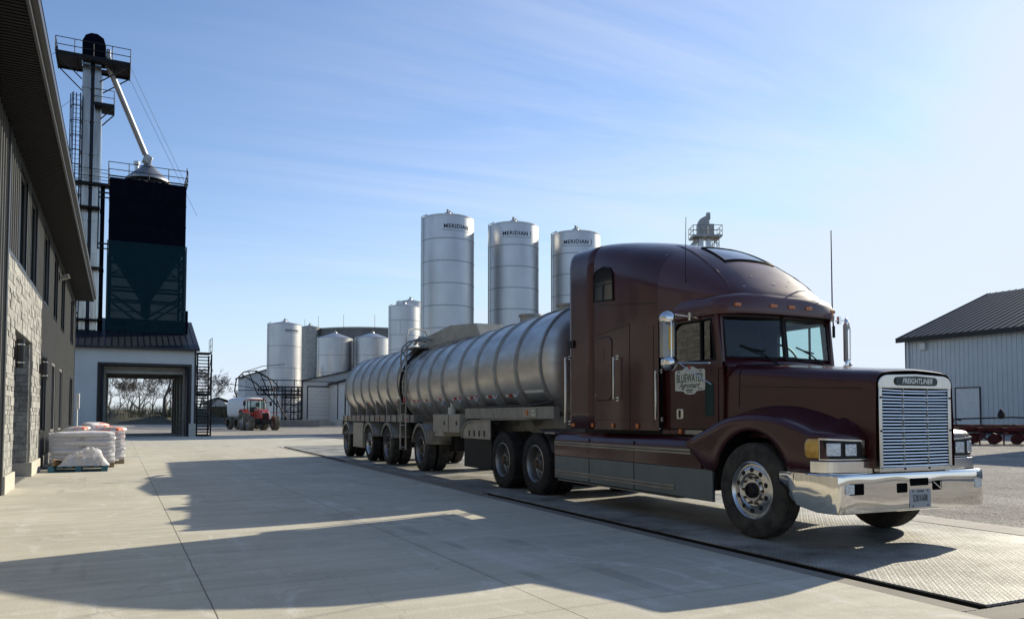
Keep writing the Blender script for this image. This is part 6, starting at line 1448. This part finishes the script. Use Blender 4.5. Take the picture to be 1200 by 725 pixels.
K_(MB().box(-.28, .28, -1.9, 1.9, .65, 1.15).box(-.45, .45, -2.3, -1.9, .7, 1.15).box(-.85, .85, -1.35, -1.05, .62, .85), 'chassis', 'black')
K_(MB().box(-.80, .80, .15, .22, 1.3, 1.8).box(-.82, .82, .16, 1.9, 3.05, 3.2), 'cab_panels', 'red_t', bevel=.03)
pl_ = MB()
for x in (-.78, .78):
    for y_ in (.2, 1.05, 1.85): pl_.beam((x, y_, 1.4), (x * .95, y_, 3.1), .07)
pl_.beam((0.55, .1, 1.9), (.55, .1, 3.3), .09)
K_(pl_, 'cab_posts', 'black'); K_(MB().box(-.76, .76, .24, 1.82, 1.5, 3.04), 'cab_glass', 'glass', smooth=0); K_(MB().box(-.3, .3, 1.1, 1.5, 1.4, 2.4), 'seat', 'interior', bevel=.05)
K_(MB().prism([(-1.35, .55, 1.75), (-1.35, .8, 2.15), (-1.35, 1.6, 2.2), (-1.35, 2.0, 1.9), (-1.35, 2.0, 1.8), (-1.35, 1.6, 2.1), (-1.35, .8, 2.05), (-1.35, .6, 1.7)], (.62, 0, 0)).prism([(.73, .55, 1.75), (.73, .8, 2.15), (.73, 1.6, 2.2), (.73, 2.0, 1.9), (.73, 2.0, 1.8), (.73, 1.6, 2.1), (.73, .8, 2.05), (.73, .6, 1.7)], (.62, 0, 0)), 'rear_mudguard', 'red_t')
K_(MB().beam((-1.3, -1.75, 1.75), (-1.3, -.7, 1.78), .42, .05).beam((1.3, -1.75, 1.75), (1.3, -.7, 1.78), .42, .05), 'front_mudguard', 'red_t')
K_(MB().beam((-.85, .3, 2.9), (-1.35, .25, 2.9), .03).box(-1.5, -1.25, .2, .25, 2.5, 2.95).beam((.85, .3, 2.9), (1.35, .25, 2.9), .03).box(1.25, 1.5, .2, .25, 2.5, 2.95), 'mirror', 'black')
def twheel(x, y_, r, wd):
    m = MB().lathe([(r * .55, -wd * .45), (r * .8, -wd * .5), (r * .96, -wd * .42), (r, -wd * .3), (r, wd * .3), (r * .96, wd * .42), (r * .8, wd * .5), (r * .55, wd * .45)], (x, y_, r), (1, 0, 0), 32)
    for k in range(22):
        b = 2 * pi * k / 22
        for sgx in (-1, 1):
            bb = b + (pi / 22 if sgx > 0 else 0)
            m.obox((x + sgx * wd * .22, y_ + cos(bb) * r, r + sin(bb) * r), (wd * .24, sgx * cos(bb + 1.57) * .05, sgx * sin(bb + 1.57) * .05), (0, cos(bb) * .035, sin(bb) * .035), (0, -sin(bb) * .03, cos(bb) * .03))
    t0 = K_(m, 'wheel', 'mud_tyre')
    K_(MB().lathe([(r * .56, -wd * .4), (r * .5, -wd * .2), (r * .2, -wd * .15), (.02, -wd * .2)], (x, y_, r), (1, 0, 0), 24).lathe([(r * .56, wd * .4), (r * .5, wd * .2), (r * .2, wd * .15), (.02, wd * .2)], (x, y_, r), (1, 0, 0), 24), 'rim', 'alu_d', t0)
for sx_ in (-1, 1): twheel(sx_ * 1.3, -1.2, .74, .55); twheel(sx_ * 1.05, 1.25, 1.0, .6)
spf = Matrix.Translation((*cpos(286, 86)[:2], 0)) @ Matrix.Rotation(R(22), 4, 'Z')
spn = thing('liquid_tank_cart', 'white tank cart hitched behind the red tractor', 'farm trailer', (0, 0, 0), spf)
H_ = lambda mb, n, m, **k: mb.build(n, M[m], spn, spf, **k)
rows = []
for y_ in (-3.0, -2.8, -2.2, 1.2, 1.8, 2.0):
    f = {-3.0: .75, 2.0: .75, -2.8: .93, 1.8: .93}.get(y_, 1); rows.append([(1.15 * f * math.copysign(abs(cos(b)) ** .42, cos(b)), y_, 2.35 + 1.15 * f * math.copysign(abs(sin(b)) ** .55, sin(b))) for b in [2 * pi * k / 28 for k in range(28)]])
H_(MB().grid(rows, cv=True, cap=True), 'tank', 'white', smooth=40)
H_(MB().box(-.7, .7, -3.4, 3.2, .85, 1.15).beam((0, -3.4, 1.0), (0, -5.4, .8), .2), 'chassis', 'redrust'); H_(MB().cyl((0, -3.04, 2.7), (0, -3.0, 2.7), .25, n=14).cyl((0, 0, 3.3), (0, 0, 3.55), .3, n=14), 'hatch', 'black')
for x in (-1.15, 1.15):
    for y_ in (-.9, .9):
        o = H_(MB().lathe([(.4, -.25), (.62, -.25), (.70, -.15), (.70, .15), (.62, .25), (.4, .25)], (x, y_, .7), (1, 0, 0), 28), 'wheel', 'mud_tyre')
# ------------------------------------------------------------------ right hand barn, implement
bz = thing('steel_barn', 'large pale ribbed steel barn with charcoal roof at the right edge', 'barn', (61.5, 20, 0), OFF)
G_ = lambda mb, n, m, p=bz: mb.build(n, M[m], p, OFF, smooth=0)
bw_ = 61.5; t1_ = 44.4; t0_ = -22.0
G_(MB().box(bw_, bw_ + .15, t0_, t1_, 0, 8.35).plate([(bw_ + .151, 0), (bw_ + 26, 0), (bw_ + 26, 8.3), (bw_ + 13, 13.2), (bw_ + .151, 8.3)], [], lambda u, v: (u, t1_ - .15, v), (0, .149, 0)), 'walls', 'clad_l')
a = MB(); u = t0_
while u < t1_: a.box(bw_ - .035, bw_ - .001, u, u + .07, .2, 8.3); u += .38
G_(a, 'cladding_ribs', 'clad_l')
slope_ = MB().prism([(bw_ - .6, t0_, 8.18), (bw_ + 13, t0_, 13.25), (bw_ + 26.6, t0_, 8.18), (bw_ + 26.6, t0_, 8.0), (bw_ + 13, t0_, 13.05), (bw_ - .6, t0_, 8.0)], (0, t1_ + .5 - t0_, 0))
ro = G_(slope_, 'roof', 'roofdark'); a = MB(); u = t0_ + .1
while u < t1_ + .4: a.beam((bw_ - .6, u, 8.205), (bw_ + 13, u, 13.275), .06, .05, up=(0, 0, 1)); u += .6
G_(a, 'roof_ribs', 'roofdark', ro)
G_(MB().box(bw_ - .66, bw_ - .6, t0_, t1_ + .5, 7.85, 8.25).box(bw_ - .05, bw_ + .1, t1_ + .001, t1_ + .05, 0, 8.2).beam((bw_ - .6, t1_ + .52, 8.1), (bw_ + 13, t1_ + .52, 13.15), .03, .3), 'trim', 'lampcol')
G_(MB().cyl((bw_ - .1, 44.1, 0), (bw_ - .1, 44.1, 7.9), .06, n=8).beam((bw_ - .1, 44.1, 7.9), (bw_ - .55, 44.1, 8.05), .1), 'downpipe', 'white')
G_(MB().box(bw_ - .66, bw_ - .56, t0_, t1_ + .4, 8.0, 8.12), 'gutter', 'clad_w') if False else None
G_(MB().box(bw_ - .06, bw_ - .036, t0_, 37.8, 0, .35), 'base_flashing', 'roofdark')
G_(MB().box(bw_ - .28, bw_ - .04, 42.4, 42.9, 7.1, 7.7), 'wall_light', 'white')
fm = MB()
for q in ((37.86, 37.95, 0, 3.7), (39.9, 39.99, 0, 3.7), (37.86, 39.99, 3.7, 3.79)): fm.box(bw_ - .09, bw_ - .036, *q)
G_(fm, 'door_frame', 'lampcol'); G_(MB().box(bw_ - .06, bw_ - .04, 37.95, 39.9, .1, 3.7), 'door', 'white')
im = thing('tillage_implement', 'dark red folded farm implement with hoses parked before the barn', 'farm implement', (48.5, 29.6, 0), OFF)
c_i = OFF @ Vector((48.5, 29.6, 0)); im.matrix_basis = Matrix.Translation((38.3, 24.6, 0)) @ Matrix.Scale(.85, 4) @ Matrix.Translation(-c_i) @ im.matrix_basis
IMF = Matrix.Translation((38.3, 24.6, 0)) @ Matrix.Scale(.85, 4) @ Matrix.Translation(-c_i) @ OFF; RM[im.name] = im.matrix_basis.copy()
J_ = lambda mb, n, m, **k: mb.build(n, M[m], im, IMF, **k)
a = MB()
for z in (.80, 1.12): a.beam((44.2, 33.5, z), (53.5, 27.0, z - .05), .16)
rq = random.Random(4)
for k in range(70):
    p_ = Vector((44.0, 33.4, .6)).lerp(Vector((53.6, 26.8, .6)), rq.random()) + Vector((rq.uniform(-1.3, 1.3), rq.uniform(-1.5, 1.5), 0)); q_ = p_ + Vector((rq.uniform(-.7, .7), rq.uniform(-.6, .6), rq.uniform(-.6, .6))); a.beam(p_, q_, rq.uniform(.05, .13))
for k in range(9): p_ = Vector((44.6, 33.2, .95)).lerp(Vector((53, 27.3, .95)), k / 8); a.beam(p_ + Vector((-1.3, -1.8, 0)), p_ + Vector((1.0, 1.3, 0)), .14); a.beam(p_ + Vector((-1.1, -1.5, 0)), p_ + Vector((-1.3, -1.6, -.9)), .08); a.box(p_.x - .5, p_.x + .5, p_.y - .6, p_.y + .3, .75, 1.15)
a.beam((43.4, 32.6, .98), (52.5, 25.4, .93), .18); a.beam((45.3, 35.0, .95), (54.6, 28.4, .95), .16)
J_(a, 'frame', 'redrust')
a = MB().tube([(45.2, 33.0, 1.3), (45.6, 32.6, 1.9), (46.2, 32.2, 2.05), (46.9, 31.8, 1.8), (47.4, 31.5, 1.35)], .05, 6).tube([(45.4, 32.9, 1.3), (46.0, 32.5, 1.8), (46.8, 32.0, 1.7), (47.8, 31.3, 1.4)], .04, 6).tube([(47.4, 31.4, 1.5), (50, 29.6, 1.6), (53, 27.4, 1.45)], .05, 6)
J_(a, 'hydraulic_hose', 'hose'); J_(MB().lathe([(.05, 0), (.18, .1), (.2, .3), (.08, .55), (.02, .6)], (49.6, 30.0, 1.5), (0, 0, 1), 12), 'lamp_bulb', 'black')
a = MB()
for k in range(10):
    p_ = Vector((43.6, 32.2, .42)).lerp(Vector((52.8, 25.8, .42)), k / 9); a.cyl(p_ - Vector((.03, .04, .1)), p_ + Vector((.03, .04, -.1)), .30, n=14)
    p_ += Vector((1.8, 2.2, 0)); a.cyl(p_ - Vector((.03, .04, .1)), p_ + Vector((.03, .04, -.1)), .30, n=14)
a.each('disc', M['redrust'], im, IMF, n=1)
# hall added outside the frame, its shape invented to shade the gravel
hs_ = thing('unseen_shade_hall', 'unseen pale steel hall added right of the gravel yard to shade it', 'building', (44, 8, 0))
MB().prism([(38.5, -4, 0), (38.5, -4, 8.2), (46, -4, 10.5), (53.5, -4, 8.2), (53.5, -4, 0)], (0, 25.5, 0)).build('walls', M['clad_l'], hs_, smooth=0)
MB().prism([(38.0, -4.3, 8.1), (46, -4.3, 10.6), (54, -4.3, 8.1), (54, -4.3, 8.3), (46, -4.3, 10.8), (38.0, -4.3, 8.3)], (0, 26.1, 0)).build('roof', M['roofdark'], hs_, smooth=0)
# ------------------------------------------------------------------ bare trees and brush
def bare_tree(seed, h, spread=1.0, levels=6):
    r_ = random.Random(seed); tr_, cr_ = MB(), MB()
    def grow(p, d, l, rad, lev):
        n = 3; pts = [p]; rr = [rad]
        for k in range(n):
            d = (d + Vector((r_.uniform(-.22, .22), r_.uniform(-.22, .22), r_.uniform(-.06, .16)))).normalized(); p = p + d * l / n; pts.append(p); rr.append(rad * (1 - .38 * (k + 1) / n))
        (tr_ if lev < 1 else cr_).tube(pts, rr, 6 if lev < 2 else 3, cap=False)
        if lev < levels:
            for k in range(r_.choice((2, 3, 3)) if lev < levels - 1 else 4):
                ax = Vector((r_.uniform(-1, 1), r_.uniform(-1, 1), r_.uniform(-.3, .5))).normalized(); nd = (d + ax * r_.uniform(.45, .95) * spread).normalized()
                st = pts[-1] if k < 2 else pts[r_.choice((1, 2, 3))]
                grow(st, nd, l * r_.uniform(.62, .86), max(rr[-1] * .72, .024), lev + 1)
    grow(Vector((0, 0, 0)), Vector((0, 0, 1)), h * .26, h * .024, 0)
    return tr_, cr_
tprot = []
for i in range(4):
    a, b = bare_tree(20 + i, 10, 1.0 + .1 * i, 6)
    tprot.append((a, b))
def put_tree(k, u, D, sc_, lab, rz=0, grp='bare trees beyond the yard'):
    x, y, _ = cpos(u, D); sc_ *= 1.75; fr_ = Matrix.Translation((x, y, -.1)) @ Matrix.Rotation(rz, 4, 'Z') @ Matrix.Scale(sc_, 4)
    t_ = bpy.data.objects.new('bare_tree', None); col.objects.link(t_); t_.matrix_basis = fr_; RM[t_.name] = fr_.copy(); tag(t_, lab, 'tree', grp)
    a, b = tprot[k]
    if not hasattr(a, 'obj'):
        a.obj = a.build('trunk', M['bark'], t_, at=fr_.translation, local=True); b.obj = b.build('crown', M['bark'], t_, at=fr_.translation, local=True, smooth=0)
    else:
        for q in (a, b):
            c = q.obj.copy(); col.objects.link(c); c.parent = t_; c.matrix_basis = I4; RM[c.name] = fr_.copy()
tl = [(1, 196, 150, 1.15, 'largest bare spreading tree seen through the drive-through doorway'), (0, 163, 190, .95, 'rounded bare tree in the middle of the drive-through doorway'), (2, 131, 195, 1.0, 'bare tree seen nearest the sacks side of the drive-through doorway'),
      (3, 178, 210, .85, 'bare tree farther off, between the middle and the right tree in the doorway'), (0, 147, 215, .8, 'smaller bare tree between the left and the middle tree in the doorway'), (2, 186, 225, .8, 'far bare tree behind the large one in the doorway'),
      (1, 246, 140, .72, 'bare tree rising just right of the exterior stairs'), (3, 236, 200, .9, 'bare tree behind the exterior stairs'), (2, 255, 210, .7, 'low bare tree beyond the small far shed'), (0, 280, 230, .65, 'bare tree behind the white tank cart'), (3, 120, 210, .9, 'bare tree at the near jamb of the doorway, beyond the yard'), (1, 140, 178, .75, 'low bushy bare tree close behind the bank, near the jamb beside the sacks'), (3, 154, 172, .7, 'low bushy bare tree close behind the bank, under the rounded tree'), (2, 170, 176, .75, 'low bushy bare tree close behind the bank, beside the rounded tree'), (0, 189, 182, .8, 'low bushy bare tree close behind the bank, before the large tree'), (1, 168, 235, .9, 'distant bare tree filling the gap beside the rounded tree'), (0, 203, 190, .85, 'bare tree by the inner jamb of the doorway')]
for i, (k, u, D, s_, lab) in enumerate(tl): put_tree(k, u, D, s_, lab, i * 1.3)
# brushy bank and scrub: uncountable undergrowth
rb2 = random.Random(9); bk_ = MB(); n_ = 60
rows = []
for i in range(n_):
    u = lerp(60, 330, i / (n_ - 1)); row = []
    for j in range(7):
        x, y, _ = cpos(u, 138 + j * 4); row.append((x, y, -.05 + 2.6 * sin(pi * j / 6) * (.7 + .5 * sin(i * .45) * sin(i * .13)) + (rb2.uniform(-.12, .12) if 0 < j < 6 else 0)))
    rows.append(row)
tag(bk_.grid(rows).build('earth_bank', M['brush'], smooth=60), kind='structure')
tw = MB()
for k in range(5200):
    u = rb2.uniform(60, 330); x, y, _ = cpos(u, rb2.uniform(140, 175)); h = rb2.uniform(.9, 3.4) * (1.2 if rb2.random() < .15 else .8)
    z0 = 1.2; a = rb2.uniform(0, 6.28); lx_ = rb2.uniform(-.5, .5); p0 = Vector((x, y, z0)); p1 = p0 + Vector((lx_, rb2.uniform(-.5, .5), h)); wv = Vector((cos(a), sin(a), 0)) * .035
    tw.add([p0 - wv, p0 + wv, p1], [(0, 1, 2)]); q = p0.lerp(p1, .5); p2 = q + Vector((rb2.uniform(-.7, .7), rb2.uniform(-.5, .5), h * .5)); tw.add([q - wv * .7, q + wv * .7, p2], [(0, 1, 2)])
tag(tw.build('scrub', M['brush'], smooth=0), 'brown leafless scrub growing along the earth bank', 'scrub', kind='stuff')
# far tree line on the horizon
fl = MB()
for k in range(9000):
    a = R(rb2.uniform(-75, 105)); D = rb2.uniform(620, 760); x, y = sin(a) * D, cos(a) * D; h = (5 + 5 * abs(sin(a * 9) * sin(a * 23 + 1))) * rb2.uniform(.5, 1.1); wv = Vector((cos(a), -sin(a), 0)) * rb2.uniform(.8, 2.2)
    b = rb2.uniform(-1.5, 1.5); zc = h * rb2.uniform(.1, .7); p = Vector((x, y, zc)); fl.add([p - wv, p + wv, p + Vector((b, 0, h - zc)), p - wv * .4 + Vector((0, 0, h * .3))], [(0, 1, 2), (0, 2, 3)])
tag(fl.build('far_treeline', M['brush'], smooth=0), 'far off brown line of woods along the horizon', 'woodland', kind='stuff')
